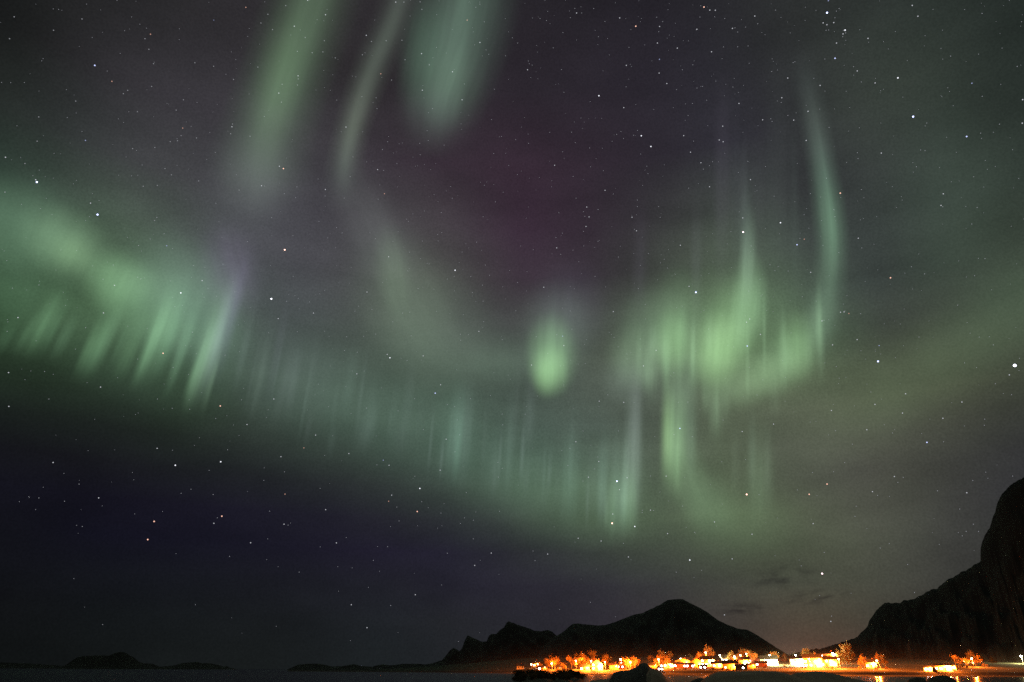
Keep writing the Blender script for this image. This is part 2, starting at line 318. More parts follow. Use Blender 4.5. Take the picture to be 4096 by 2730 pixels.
patches(a4, [(100,740,24,90,(.03,.085,.034)),(125,750,13,75,(.014,.042,.017)),(150,770,16,64,(.015,.04,.018)),(58,765,14,60,(.012,.034,.014)),(18,770,20,60,(.008,.024,.01)),
             (228,785,26,95,(.03,.085,.034)),(205,795,12,70,(.014,.04,.015)),(250,770,14,80,(.012,.03,.014)),(300,800,18,80,(.018,.05,.02)),(278,790,10,60,(.01,.028,.012)),
             (372,755,26,140,(.042,.115,.05)),(352,785,11,105,(.024,.062,.027)),(397,765,15,120,(.02,.056,.026)),(334,815,12,85,(.014,.04,.016)),(425,780,14,125,(.022,.055,.028)),(410,830,10,90,(.015,.04,.018)),
             (482,790,24,160,(.055,.12,.062)),(502,765,15,160,(.034,.055,.045)),(462,835,11,115,(.034,.085,.038)),(522,735,22,160,(.024,.026,.038)),(490,860,8,100,(.026,.055,.028)),(447,850,8,80,(.02,.055,.022)),(540,700,14,140,(.012,.012,.02))], True, .82, 1.2)
a5 = aurora('small bright oval green aurora spot alone in the centre')
patches(a5, [(1268,815,62,98,(.055,.15,.05)),(1262,852,48,62,(.055,.14,.042)),(1278,765,95,125,(.022,.042,.026)),(1310,705,95,115,(.010,.012,.015)),(1250,870,26,50,(.015,.04,.012))])
a6 = aurora('bright green aurora cluster low in the right half with a spike above it')
patches(a6, [(1470,815,78,80,(.036,.08,.036)),(1438,875,62,65,(.022,.038,.026)),(1505,740,85,85,(.02,.045,.02)),(1546,788,48,85,(.05,.135,.042)),(1558,700,55,100,(.014,.034,.014)),(1568,780,17,95,(.016,.04,.016)),
             (1652,800,74,88,(.062,.15,.047),8),(1684,745,70,115,(.042,.105,.036),6),(1650,775,270,150,(.008,.019,.009)),(1600,860,200,110,(.006,.013,.006)),(1640,845,52,70,(.03,.075,.024)),(1715,690,40,125,(.04,.095,.04),4),(1718,600,23,120,(.036,.07,.04),3),(1712,520,17,120,(.014,.024,.018),2),(1707,430,13,130,(.007,.009,.009),2),
             (1746,690,24,95,(.022,.055,.022)),(1750,865,105,55,(.03,.068,.026),-20),(1832,795,52,85,(.045,.11,.038)),(1800,835,95,70,(.02,.052,.02),-25),(1695,900,90,48,(.018,.038,.016),-12),(1885,740,50,95,(.014,.03,.018),10),(1600,780,60,100,(.012,.03,.012))])
patches(a6, [(1645,935,18,85,(.03,.066,.03)),(1622,905,12,60,(.016,.036,.016)),(1668,920,12,70,(.012,.026,.012)),(1500,860,18,80,(.02,.04,.02)),(1530,840,12,80,(.02,.05,.02)),(1590,850,14,80,(.012,.03,.012)),(1780,900,16,70,(.01,.02,.01)),
             (1660,420,22,300,(.008,.008,.010)),(1690,470,14,280,(.005,.006,.007)),(1740,480,30,260,(.005,.006,.006)),(1785,430,34,320,(.006,.009,.007)),(1825,480,14,260,(.004,.007,.005)),(1600,600,16,180,(.008,.01,.01)),(1470,600,20,160,(.006,.006,.008))], True)
rc = random.Random(5)
for q in range(26):
    x_ = rc.uniform(1425, 1895); yc = float(np.interp(x_, [1425, 1550, 1660, 1760, 1895], [840, 800, 790, 800, 760])) + rc.uniform(-40, 60); g_ = rc.random() ** 1.5
    patch(a6, x_, yc, rc.choice([7, 10, 14, 20]), rc.uniform(70, 150), (.02 * g_ + .002, .045 * g_ + .004, .02 * g_ + .002), 0, True)
a7 = aurora('tall thin curved aurora arc on the right reaching down to the cluster')
ribbon('ribbon', a7, [(1838,90,36),(1850,170,36),(1866,250,36),(1881,330,35),(1894,410,36),(1905,490,38),(1911,560,38),(1908,630,40),(1897,700,44),(1880,770,44),(1856,850,36)],
       [Z,(0.013,0.018,0.016),(0.029,0.039,0.031),(0.047,0.073,0.055),(0.060,0.111,0.073),(0.078,0.159,0.091),(0.075,0.153,0.086),(0.052,0.098,0.057),(0.036,0.068,0.039),(0.023,0.044,0.023),Z], streak=0.16, freq=(5, 1))
a8 = aurora('two upright green aurora pillars below the cluster with a dark gap between')
patches(a8, [(1455,1040,24,185,(.042,.07,.05)),(1448,1145,20,95,(.026,.066,.028)),(1460,950,16,130,(.02,.028,.024)),(1425,1150,24,100,(.022,.052,.026)),(1407,1160,11,95,(.018,.042,.02)),(1394,1172,7,60,(.018,.04,.02)),(1436,1100,8,120,(.014,.03,.018)),
             (1548,1000,32,160,(.05,.125,.042)),(1534,985,15,130,(.045,.105,.032)),(1568,970,36,130,(.026,.058,.03)),(1556,1040,9,120,(.016,.04,.014)),(1590,1010,12,120,(.012,.026,.014)),
             (1745,1085,36,135,(.018,.04,.018)),(1728,1030,12,110,(.01,.02,.012)),(1764,1060,10,110,(.01,.018,.01)),(1690,1060,14,110,(.008,.014,.008))], True)
patches(a8, [(1580,1085,52,120,(.022,.052,.02),-15),(1625,1155,75,90,(.014,.034,.014),-30),(1560,880,55,85,(.012,.024,.014)),(1700,1205,160,90,(.008,.02,.007)),(1420,1100,70,130,(.01,.022,.014))])
a9 = aurora('long low aurora curtain of fine upright rays above the dark sea')
patches(a9, [(720,850,260,140,(.005,.010,.006),12),(800,930,280,130,(.005,.010,.007),15),(1260,1140,250,95,(.009,.020,.009),13),(640,860,190,130,(.006,.009,.008),10),(700,900,220,130,(.002,.007,.004),15),(950,980,240,130,(.002,.008,.004),15),(1050,980,60,140,(.006,.018,.01)),(1200,1080,240,110,(.004,.014,.007),12)])
rr = random.Random(21); x = 545.0
while x < 1470:
    yb = float(np.interp(x, [500, 750, 950, 1150, 1300, 1450], [985, 1060, 1115, 1180, 1225, 1265])); dense = rr.random()
    L_ = rr.uniform(60, 170); w_ = rr.choice([6, 8, 10, 14, 20, 30]); g_ = (rr.random() ** 1.8) * (1.35 if x > 1150 else 1.0 if x > 900 else .8)
    cy_ = yb - L_ * rr.uniform(.75, 1.3) - rr.random() * 60; lav = rr.random() * .5
    patch(a9, x, cy_, w_, L_, (.008 * g_ * (1 + lav) + .001, .018 * g_ + .001, .012 * g_ * (1 + lav * .6) + .001), 0, True)
    x += rr.uniform(4, 10) if dense < .65 else rr.uniform(16, 40)
patches(a9, [(1048,990,20,120,(.02,.045,.03)),(1052,1030,9,90,(.01,.028,.016)),(1170,1020,14,150,(.012,.022,.016)),(1310,1090,24,140,(.014,.032,.02)),(1385,1100,14,130,(.016,.034,.024)),(600,850,18,120,(.01,.018,.012)),(640,800,12,140,(.007,.008,.01))], True)
a10 = aurora('faint olive green aurora veil slanting up to the right edge')
patches(a10, [(1960,960,190,110,(.008,.015,.006),-30),(2130,850,230,120,(.009,.019,.007),-32),(2320,720,230,130,(.006,.016,.006),-35),(2180,450,150,260,(.004,.009,.005)),(2000,1180,220,110,(.006,.009,.004),-10)])
# thin dark clouds low over the mountain gap
m, nt, out = new_mat('thin_night_cloud'); N = nt.nodes; L = nt.links
uv = N.new('ShaderNodeUVMap'); uv.uv_map = 'UVMap'; ln_ = N.new('ShaderNodeVectorMath'); ln_.operation = 'LENGTH'; L.new(uv.outputs[0], ln_.inputs[0])
oi = N.new('ShaderNodeObjectInfo'); ad_ = N.new('ShaderNodeVectorMath'); L.new(uv.outputs[0], ad_.inputs[0]); L.new(oi.outputs['Random'], ad_.inputs[1])
nz = N.new('ShaderNodeTexNoise'); nz.inputs['Scale'].default_value = 2.6; nz.inputs['Detail'].default_value = 5; L.new(ad_.outputs[0], nz.inputs['Vector'])
fa = N.new('ShaderNodeMapRange'); fa.interpolation_type = 'SMOOTHSTEP'; L.new(ln_.outputs['Value'], fa.inputs['Value']); fa.inputs['From Min'].default_value = 1; fa.inputs['From Max'].default_value = .1
nm = N.new('ShaderNodeMapRange'); L.new(nz.outputs['Fac'], nm.inputs['Value']); nm.inputs['From Min'].default_value = .38; nm.inputs['From Max'].default_value = .68
mu = N.new('ShaderNodeMath'); mu.operation = 'MULTIPLY'; L.new(fa.outputs[0], mu.inputs[0]); L.new(nm.outputs[0], mu.inputs[1])
cr_ = N.new('ShaderNodeMix'); cr_.data_type = 'RGBA'; L.new(mu.outputs[0], cr_.inputs['Factor']); cr_.inputs['A'].default_value = (1, 1, 1, 1); cr_.inputs['B'].default_value = (.55, .53, .58, 1)
tr = N.new('ShaderNodeBsdfTransparent'); L.new(cr_.outputs['Result'], tr.inputs[0]); L.new(tr.outputs[0], out.inputs[0])
shell[0] = 22000.0
for q in [(1800,1325,120,46,-4,'small dark cloud patch over the saddle between both mountains'),(1880,1370,120,30,-8,'thin dark cloud streak lowest over the mountain saddle'),(1700,1400,90,22,0,'faint cloud wisp right of the central summit')]:
    o = patch(None, *q[:4], Z, q[4]); o.name = 'cloud'; o.data.name = 'cloud'; o.data.materials[0] = m; tag(o, q[5], 'cloud', 'thin dark clouds over the saddle')

# ------------------------------------------------------------------ stars
T1 = 1024 / 1764.0
stars = []
def tile(ox, oy, txt, k=T1):
    for w in txt.split():
        q = w.split(','); stars.append((ox + float(q[0]) * k, oy + float(q[1]) * k, int(q[2]), q[3] if len(q) > 3 else 'w'))
tile(0, 0, '98,117,2 66,268,2 369,210,2 565,132,2 653,452,4,b 771,562,3,r 1037,237,3,r 999,268,2 1026,341,2 1058,440,2 1343,434,2 1472,458,2 1473,140,2,b 1694,52,3,r 739,491,1 880,624,2 850,647,2 1045,597,2 522,698,2 457,619,1 168,570,1 74,571,1 267,807,2 463,811,1 852,845,1 947,771,2 888,772,1 1264,689,2 1214,760,2 1609,549,2 1557,513,1 1259,884,3,r 1317,872,1 1354,952,2 1248,936,2 1223,971,2 1173,977,2 1067,1018,2 914,1025,2 1602,856,2 1598,875,3 1590,923,2 1723,940,2 589,969,3,b 256,974,2 565,907,1 38,1085,3 172,1128,2 246,1240,3 254,1256,5,b 34,1325,2 506,1268,1 818,1208,1 980,1138,1 1137,1163,2 1181,1206,2 987,1285,2 1084,1279,2 1369,1248,2 1425,1100,1 1484,1052,1 624,1401,3 672,1480,5,b 591,1521,1 1081,1500,2 1065,1521,2 1648,1311,2 1488,1404,1 1509,1528,1 858,213,1 635,260,1')
tile(1024, 0, '356,3,3 205,40,2 82,100,2 34,160,2 114,205,2 264,182,3 479,103,3 421,137,1 339,260,2 471,282,2 285,355,2 387,365,2 461,359,2 546,400,2 290,524,3 291,545,2 286,587,2 180,582,2 157,643,3 175,705,2 13,464,2 963,16,3 1019,16,2 1131,14,2 1143,66,2 760,245,3 796,287,2 897,282,2 1006,279,2 733,379,2 751,365,1 1141,371,3 1027,413,2 860,510,3,r 934,553,2 1194,449,2 664,526,1 688,531,1 557,691,2,r 730,667,2 828,675,2,b 834,750,2 413,622,1 512,624,1 620,877,3 57,804,2 161,1147,3 189,1163,4,r 38,1281,3 478,1307,3 477,1352,2 428,1235,2 282,1289,2 195,1336,2 273,1363,2 649,1219,2 608,1367,2 668,1083,2 763,1117,2 838,1170,3 880,1176,2 885,1336,3,r 841,1373,2 108,1501,2 434,1527,2 1081,1475,2 1037,1511,2 1051,1527,2 1146,623,3 1150,591,1 1354,496,3 1366,481,1 1436,580,2 1420,689,3 1455,140,3,r 1543,294,3 1515,51,2 1543,30,2 1243,328,2 1246,103,1 1573,152,2 1216,750,2 1179,902,2 1187,969,2 1128,989,2 1296,1001,2 1131,1067,2 971,1129,2 1238,1129,1 907,978,2 872,1031,2 946,1055,1 1604,375,2 1585,345,2 1720,386,2 1740,550,1 1642,616,2 1623,825,2 1691,941,2 1638,1059,2 1741,1142,2 1573,1278,2 1341,1287,2 1352,1367,2 1277,1466,2 1650,1392,2 1565,1495,2 1466,795,1 1413,855,1 1228,1343,1 989,1216,1')
tile(2048, 0, '227,6,1 246,80,1 193,129,2 237,143,2 262,165,1 445,91,3 480,91,2 433,59,2 402,123,2 563,60,2 640,149,2 742,125,3 351,226,2 853,182,4,r 806,328,2 596,254,2 284,331,2,b 39,298,2 3,262,2 592,308,1 997,120,2 1038,150,2 1017,184,3 1011,220,2 1002,298,3 1016,410,3,b 1139,333,3 1069,264,1 1295,119,2 1301,41,2 1323,50,4,r 1363,71,3 1401,72,3 1397,117,2 1466,129,2 1673,112,3 1693,165,2 1519,197,3 1536,193,2 1555,222,2 1610,188,2 1274,203,3 1375,358,3 1457,325,2 1555,324,2 1627,318,2 1246,448,2 1174,482,2 788,452,3 1014,505,3 671,380,1,b 113,422,2 119,441,2 138,450,2 107,482,3 130,536,2,b 340,481,2 1067,577,3 1134,619,2 786,600,2 1275,608,2 1313,597,2 1522,601,2 1531,541,1 1595,589,1 1564,714,3 1341,692,2 1244,714,2 1213,797,2 599,661,4 539,702,2 358,637,2 770,743,3 1452,871,3 1727,827,3 1428,966,3 1455,978,3 891,937,4 865,900,2 837,933,2 957,1011,4 887,1063,2 1183,936,3 1251,974,2 1230,1050,3 1302,1123,3 1382,1116,2 1360,1143,2 1319,1167,2 690,975,2 721,927,2 751,908,2 768,955,2 617,817,1 475,815,1 436,984,2 410,912,2 260,913,2 114,989,2 25,963,2 622,1022,2 535,1021,2 349,1047,2 359,1092,1 294,1140,3 541,1150,2 929,1147,2 937,1198,2 629,1178,2 37,1205,2 421,1217,2 1361,1288,3 1217,1298,2 1643,1239,3 1625,1113,2 1746,1149,2 641,1313,3 698,1338,2 441,1367,2 515,1428,3 593,1445,2 531,1496,3 501,1492,2 510,1562,3 827,1498,3 864,1380,2 864,1425,2 1010,1424,2 1021,1499,2 323,1468,2 899,1279,1 1590,1503,3')
tile(3072, 0, '52,71,2 407,89,5,b 416,6,3,b 471,78,2 490,60,2 461,124,2 380,159,3 406,172,3 453,157,3 400,210,2 418,208,2 531,209,4 520,211,2 517,235,3 515,254,2 535,228,2 632,206,1 457,220,1 472,298,3 689,266,3 462,403,4,b 796,288,1 590,461,2 615,490,3 392,408,2 185,427,2 173,433,2 29,407,1 36,424,1 26,494,2 136,539,3 316,541,2 359,590,3 643,566,2 738,573,3 895,538,4 741,541,1 994,39,3 1033,113,3 878,219,1 1475,94,2 1355,67,1 1258,388,2 1192,334,1 959,418,1 1202,209,1 1405,575,3,b 1476,665,2 1250,632,1 1276,730,1 1717,459,2 1755,688,3 1752,850,3 95,675,3 91,707,2 276,768,3 177,829,3 19,820,2 28,838,2 137,797,2 263,969,3 356,753,1 421,879,2 629,882,2 1000,805,5,b 1094,849,2,r 1083,869,1 1369,942,4,b 1465,919,2 1471,955,1 1595,857,2 1231,947,1 1052,1035,2 1082,1040,2 781,1056,3 616,1053,2 620,1094,2 542,1120,1 1022,1150,2 998,1122,1 402,1229,2 498,1332,4,r 644,1307,2 1208,1337,3 1192,1417,3 1204,1426,2 1417,1219,1 1441,1431,2 1487,1290,1 249,1481,2 86,1536,4 454,1445,2 461,1494,2 657,1508,1 636,1516,1 1404,1545,2 292,1336,2 42,1353,2 886,1431,1')
tile(0, 910, '1131,44,2 1035,81,2 955,126,2 1149,127,3,b 1188,147,1 781,260,2 528,160,1 1333,263,2 1536,254,2 1705,98,2 948,344,2 994,348,1 710,358,2 789,400,3 1393,367,3 1605,375,1 1618,445,2 1492,474,2 1433,420,2 1246,452,4 86,419,2 124,622,3 268,397,2 273,372,1 49,717,2 713,590,3 590,692,2 1327,723,2 1642,673,2 1728,552,1 1124,868,4,r 949,908,2 1193,966,2 1353,871,1 1551,881,2 1298,1014,1 59,1001,3 308,994,2 172,1050,1 693,1101,3 337,1183,2 61,1234,3 1085,1183,2 1307,1254,2 1187,1247,2 1518,1231,4,r 1665,1189,2 1487,1317,2 1702,1359,3 1609,1362,1 1131,1080,1 653,1323,1 934,1291,1 1647,1434,1 1374,1450,1 1083,1523,3 1568,1533,2 607,1539,1')
tile(1024, 910, '198,155,5,r 106,493,5 555,2,2 593,39,2 254,58,2 495,73,2 785,38,1 823,79,2 914,203,3 1057,171,2 1252,50,2 1280,37,2 1255,94,2 1146,95,2 1193,252,2 1046,300,2 1055,285,1 1372,296,4 1420,171,2 1519,102,2 1480,340,2 1427,288,1 1318,356,2 765,446,3 872,379,1 256,338,2 291,490,2 211,510,2 268,471,1 368,514,2 396,591,3 153,629,3 682,578,2 707,543,2 799,566,2 1010,591,2 1060,585,2 943,652,2 742,751,2 625,754,2 825,736,2 1069,748,2 1117,422,2 1225,427,1 473,717,1 284,719,2 610,848,2 698,860,2 904,876,3 923,899,4 1152,886,3 1041,917,2 1000,902,1 1272,1085,3 1235,1143,4,b 695,1010,3 664,990,1 511,956,1 431,1081,1 123,1183,3 761,1246,2 655,1283,1 1093,1181,2 979,1265,2 1318,1222,2 1368,1234,2 1387,1327,2 1153,1394,2 1310,1460,3 1403,1430,2 411,1432,3 330,1520,3,r 640,1559,3 1478,1180,2 1615,1159,2 1697,1287,2 1700,1361,2 1536,717,3 1409,737,2 1409,778,2 1462,741,2 1697,774,2 1568,651,2 1559,689,1 1560,398,2 1610,331,2 1491,450,2 1748,298,2 1581,260,2 1565,509,2 1371,1547,2')
tile(2048, 910, '1593,33,5,p 858,24,3 844,14,2 493,28,2 347,40,2 302,70,2 308,142,3 146,155,2 495,128,2 420,157,2 336,186,2 593,96,2 1160,124,3 1508,30,2 1381,43,1 733,204,2 884,262,2 461,238,2 572,338,2 219,413,3 38,380,2 100,439,1 1023,245,2 1049,220,2 1072,281,2 1125,323,2 1003,362,1 940,181,2 839,181,1 870,421,2 1267,448,5,b 1220,407,3 1240,390,1 1648,128,2 1709,358,2 1631,440,2 1715,473,2 1495,460,1 918,532,2 698,581,3 401,576,2 348,557,1 26,576,2 1303,583,2 1323,573,2 1638,632,3 1616,654,3 1355,701,2 1712,738,3 1621,818,4,b 1488,812,2 1528,824,2 413,702,2 167,754,2 349,750,3,b 309,740,2 357,815,3 703,758,2 685,738,1 731,824,2 513,774,1 500,807,1 884,769,2 883,839,2 993,848,3 792,873,2 247,869,2 135,949,3 336,955,2 505,938,2 405,915,1 906,955,3 1115,1002,2 1094,1022,1 1635,964,2 1689,1156,2 1728,1051,2 601,1198,3 659,1155,2,b 770,1206,3 1212,1204,2 1146,1206,1 1157,1386,4,b 1117,1429,2 1242,1442,2 733,1403,2 490,1403,2 440,1478,3 399,1524,2 1455,1328,2 1586,1407,3 175,1162,1 99,1233,1 91,1288,2 421,1246,1 984,1441,1')
tile(3072, 910, '1700,952,6 758,924,5,b 1095,1482,4,b 844,348,4,r 250,82,3,r 200,120,4,b 220,76,2 79,45,1 622,75,3 646,142,2 488,175,2 379,125,1 294,310,3 139,301,2 48,298,2,b 70,271,2 14,257,2 236,478,2 520,529,1 500,585,3 524,583,3 530,577,2 557,594,3,r 638,595,2 372,645,3 386,641,2 416,637,1 988,272,2 1079,321,2 1039,184,1 1423,334,2 1495,216,2 1307,536,2 939,563,1 912,666,1 1040,756,2 1455,756,2 1525,754,1 1553,810,2 614,774,3 445,810,3 766,815,3,b 641,851,2 776,873,1 878,898,1 1354,934,2 1663,1017,3 1567,1078,2 1678,1153,2 470,959,2 392,935,1 102,919,1 491,1040,2 536,1034,1 486,1077,1 681,1081,1 709,1135,2 948,1147,3 783,1184,1 737,1220,3 927,1280,3 1336,1204,3 1205,1316,3 437,1262,3 450,1220,1 464,1402,2 681,1395,3 858,1417,2 871,1395,1 581,1494,2 38,1356,3 1493,1322,2 1490,1364,2 1352,1369,1 1210,1478,2 1116,1321,1 331,1338,1')
tile(0, 1820, '366,53,3 1208,72,4 1521,48,4 441,128,1 545,202,2 913,122,1 1441,107,2 1316,237,2 1248,265,2 680,297,3 268,297,2 445,320,2 298,223,1 704,352,1 928,407,1 1062,459,4,r 1018,584,4,r 1529,423,4,r 1497,434,2 1474,472,3 567,494,2 528,486,1 1727,606,3 1582,700,2 509,853,1 1469,274,2 246,377,1 922,172,1')
tile(1024, 1820, '172,13,3 197,117,2 54,177,2 200,271,3,r 442,231,2 480,378,3 94,388,2 193,478,3 221,484,2 238,470,1 81,579,1 554,607,3 297,808,2 563,771,1 442,634,1 657,1033,3 765,1191,3 928,1039,2 1098,964,3 852,802,1 808,727,2 837,632,1 907,633,2 622,571,1 877,37,3,b 917,72,3 833,69,2 935,278,3 914,320,3,r 971,360,2 986,456,2 1129,232,4 1095,147,2 1111,391,4,r 1142,323,2,b 1187,364,1 1269,106,3 1275,401,2 1408,473,2 1437,435,2 1498,451,2 1449,260,2 1515,394,1 1497,579,2 1621,677,3 1318,678,2 1507,762,3 1545,727,1 1671,154,2 1697,93,2 1678,389,2 1667,52,2 1113,489,1')
tile(2048, 1820, '598,46,3 592,15,2 527,154,3 723,182,5,b 793,158,3 741,240,3 489,181,2 570,97,2 385,73,2 690,472,5,r 694,408,3 846,494,4 897,382,2 897,397,2 954,381,3 975,384,2 1617,273,5,r 1702,275,2 1062,147,3 954,146,2 1190,154,1 1079,318,1 1175,353,2 1395,463,3 1072,543,3 1258,534,2 1200,500,1 456,575,3 434,601,1 614,594,3 768,610,2 802,704,3 246,684,3 145,663,2 159,729,2 1225,725,4 1517,717,3 1132,809,2 1254,845,1 1654,547,3 1610,33,2 1445,48,2 1449,340,1 43,209,1 540,1016,2 1464,1103,3 290,497,1')
tile(3000, 1850, '675,3,2 549,155,4,r 422,228,4,r 450,437,3 514,793,5,p 596,68,2 446,73,2 1029,101,3 1092,107,2 1054,143,2 338,197,2 873,209,3 910,236,2 757,313,2 748,385,2 1337,203,2 1545,217,3 1588,130,2 1681,70,2 1872,98,2 1495,333,2 1592,441,2 1629,492,2 1541,492,2 1513,524,2 992,580,2 928,611,2 1124,728,2 365,738,2 529,642,2 1172,928,2 581,1096,2 576,1134,3 833,471,1 720,933,1 195,397,1', 1096/1953.0)
SCOL = {'w': (.9, .92, 1), 'b': (.55, .62, 1), 'r': (1, .55, .42), 'p': (1, .72, .78)}; BIGC = (.8, .82, 1)
smats = {}
def star_mesh(mag, c):
    key = (mag, c)
    if key not in smats:
        st = {1: .16, 2: 0.28, 3: 0.55, 4: 1.3, 5: 3.6, 6: 7.0}[mag]
        mt = glow_mat('starlight', BIGC if mag == 6 else SCOL[c], st)
        bm = bmesh.new(); bmesh.ops.create_icosphere(bm, subdivisions=2, radius=50000 / 683.0 * {1: .5, 2: .52, 3: .58, 4: .72, 5: .85, 6: 1.35}[mag] * 0.8)
        me = bpy.data.meshes.new('star'); bm.to_mesh(me); bm.free(); me.materials.append(mt); smats[key] = me
    return smats[key]
special = {6: 'brightest star of all, large white, close to the right edge above the mountain'}
stars.sort(key=lambda s: -s[2])
near = []
for s in stars:
    if all(abs(s[0]-q[0]) + abs(s[1]-q[1]) > 4 for q in near): near.append(s)
named = {'w': 'white', 'b': 'bluish white', 'r': 'reddish', 'p': 'pinkish'}
for i, s in enumerate(near[:300]):
    o = bpy.data.objects.new('star', star_mesh(s[2], s[3])); C.objects.link(o); o.location = dirpx(s[0], s[1]) * 50000
    if s[2] == 6: lab = special[6]
    elif s[2] >= 4:
        pct = (round(s[0] / 40.96), round(s[1] / 27.3))
        lab = f"bright {named[s[3]]} star {pct[0]} percent across and {pct[1]} percent down the photo"
    else: lab = 'small pale star, one of the many modest pinpricks scattered across the night sky'
    tag(o, lab, 'star', 'stars in the night sky')
rng = random.Random(11)
rest = list(near[300:])
for _ in range(1300):
    x = rng.uniform(0, 4096); y = 2600 * rng.random() ** 1.25
    if x > 1500 and x < 3400 and y < 1300 and rng.random() < .5: pass
    elif rng.random() < (.35 if y < 1700 else .8): continue
    rest.append((x, y, 1 if rng.random() < .6 else 0, rng.choice('wwwbr')))
fv = []; ff = []
oct_ = [(1,0,0),(-1,0,0),(0,1,0),(0,-1,0),(0,0,1),(0,0,-1)]; of = [(0,2,4),(2,1,4),(1,3,4),(3,0,4),(2,0,5),(1,2,5),(3,1,5),(0,3,5)]
for s in rest:
    r = 50000 / 683.0 * {0: .2, 1: .28, 2: .36, 3: .45}[s[2]]; c = dirpx(s[0], s[1]) * 50500; k = len(fv)
    fv += [c + Vector(q) * r for q in oct_]; ff += [[k + i for i in t] for t in of]
tag(mesh_obj('star_field', fv, ff, glow_mat('faint_starlight', (.88, .9, 1), 0.42)), 'scatter of the faintest uncountable stars between the brighter ones', 'star field', kind='stuff')

# ------------------------------------------------------------------ sea and ground
def water_mat():
    m, nt, out = new_mat('dark_water'); N = nt.nodes; L = nt.links
    b = N.new('ShaderNodeBsdfPrincipled'); b.inputs['Base Color'].default_value = (.012, .014, .018, 1); b.inputs['Roughness'].default_value = 0.2; b.inputs['IOR'].default_value = 1.33; b.inputs['Specular IOR Level'].default_value = 0.22
    tc = N.new('ShaderNodeTexCoord'); mp = N.new('ShaderNodeMapping'); mp.inputs['Scale'].default_value = (.25, .6, 1); L.new(tc.outputs['Object'], mp.inputs[0])
    nz = N.new('ShaderNodeTexNoise'); nz.inputs['Scale'].default_value = 1.0; nz.inputs['Detail'].default_value = 4; L.new(mp.outputs[0], nz.inputs['Vector'])
    bp = N.new('ShaderNodeBump'); bp.inputs['Strength'].default_value = 0.35; bp.inputs['Distance'].default_value = 0.12; L.new(nz.outputs['Fac'], bp.inputs['Height'])
    L.new(bp.outputs[0], b.inputs['Normal']); L.new(b.outputs[0], out.inputs[0]); return m
def fan(name, az0, az1, na, radii, zf, mat):
    v = []; f = []; nr = len(radii)
    for i in range(na + 1):
        a = az0 + (az1 - az0) * i / na
        for r in radii: v.append((r * math.sin(a), r * math.cos(a), zf(a, r)))
    for i in range(na):
        for j in range(nr - 1): k = i * nr + j; f.append([k, k + 1, k + nr + 1, k + nr])
    f = [q[::-1] for q in f]
    return mesh_obj(name, v, f, mat, smooth=True)
R = math.radians
sea = fan('sea', R(-180), R(180), 120, [1.0, 20, 60, 200, 600, 2000, 6000, 20000, 59000], lambda a, r: 0.0, water_mat())
tag(sea, kind='structure')
ground_m = surf('shore_ground', (.035, .03, .02), (.07, .058, .035), 0.95, 0.15, 0.3)
grass_m = surf('meadow_grass', (.022, .028, .010), (.05, .055, .02), 0.95, 0.08, 0.3)
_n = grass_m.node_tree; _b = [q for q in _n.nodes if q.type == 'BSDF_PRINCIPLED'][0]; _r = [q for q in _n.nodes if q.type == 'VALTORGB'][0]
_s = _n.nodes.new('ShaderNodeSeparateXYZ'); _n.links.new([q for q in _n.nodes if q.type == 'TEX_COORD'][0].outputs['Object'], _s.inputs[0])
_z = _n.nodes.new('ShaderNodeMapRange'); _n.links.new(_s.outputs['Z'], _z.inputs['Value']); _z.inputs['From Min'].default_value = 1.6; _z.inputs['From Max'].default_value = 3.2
_x = _n.nodes.new('ShaderNodeMix'); _x.data_type = 'RGBA'; _n.links.new(_z.outputs[0], _x.inputs['Factor']); _x.inputs['A'].default_value = (.014, .011, .008, 1)  # low foreshore painted darker, standing in for weaker lamplight
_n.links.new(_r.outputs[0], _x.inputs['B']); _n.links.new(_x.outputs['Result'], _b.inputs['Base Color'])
rock_m = surf('mountain_rock', (.008,.007,.006), (.015,.012,.010), 0.95, 0.01, 4.0)

SH = [(polar(x, 2690)[0], r) for x, r in [(-400, 1500), (1000, 1250), (1700, 960), (2060, 800), (2300, 640), (2600, 560), (2900, 560), (3200, 570), (3500, 600), (3800, 640), (4096, 700), (4600, 760)]]
TH = [(polar(x, 2690)[0], r) for x, r in [(-400, 1560), (1000, 1300), (1700, 1000), (2060, 880), (2300, 830), (2600, 770), (2900, 720), (3200, 690), (3500, 690), (3800, 740), (4096, 800), (4600, 860)]]
def rs(a): return float(np.interp(a, [p[0] for p in SH], [p[1] for p in SH]))
def rt_(a): return float(np.interp(a, [p[0] for p in TH], [p[1] for p in TH]))
def fbm(x, y, z=0.0, o=4): return noise.fractal(Vector((x, y, z)), 0.9, 2.1, o)
A_L = polar(1400, 2690)[0]; A_V = polar(2100, 2690)[0]
def land_z(a, r):
    d = r - rs(a); e = r - rt_(a)
    if d < 0: return max(-1.5, d * 0.03)
    rise = min(1.0, max(0.12, (a - A_L) / (A_V - A_L)))
    z = (0.004 * d + 2.4 / (1 + math.exp(-max(-60, min(60, e / 5.0)))) + 0.028 * max(0, e)) * rise
    n = fbm(r * math.sin(a) / 60, r * math.cos(a) / 60)
    return z + 0.5 * n * min(1, max(0.15, e / 60)) + .12 * fbm(r * math.sin(a) / 9, r * math.cos(a) / 9)
rad = [480 * (1600 / 480) ** (j / 170) for j in range(171)]
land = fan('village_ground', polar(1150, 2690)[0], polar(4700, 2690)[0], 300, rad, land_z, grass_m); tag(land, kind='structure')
def ground_at(px, py):                         # where the sight line meets the village ground
    a, te = polar(px, py); r = rt_(a) + 8
    while r < 1540 and CAM.z + te * r > land_z(a, r): r += 1.0
    return Vector((r * math.sin(a), r * math.cos(a), land_z(a, r))), a, r

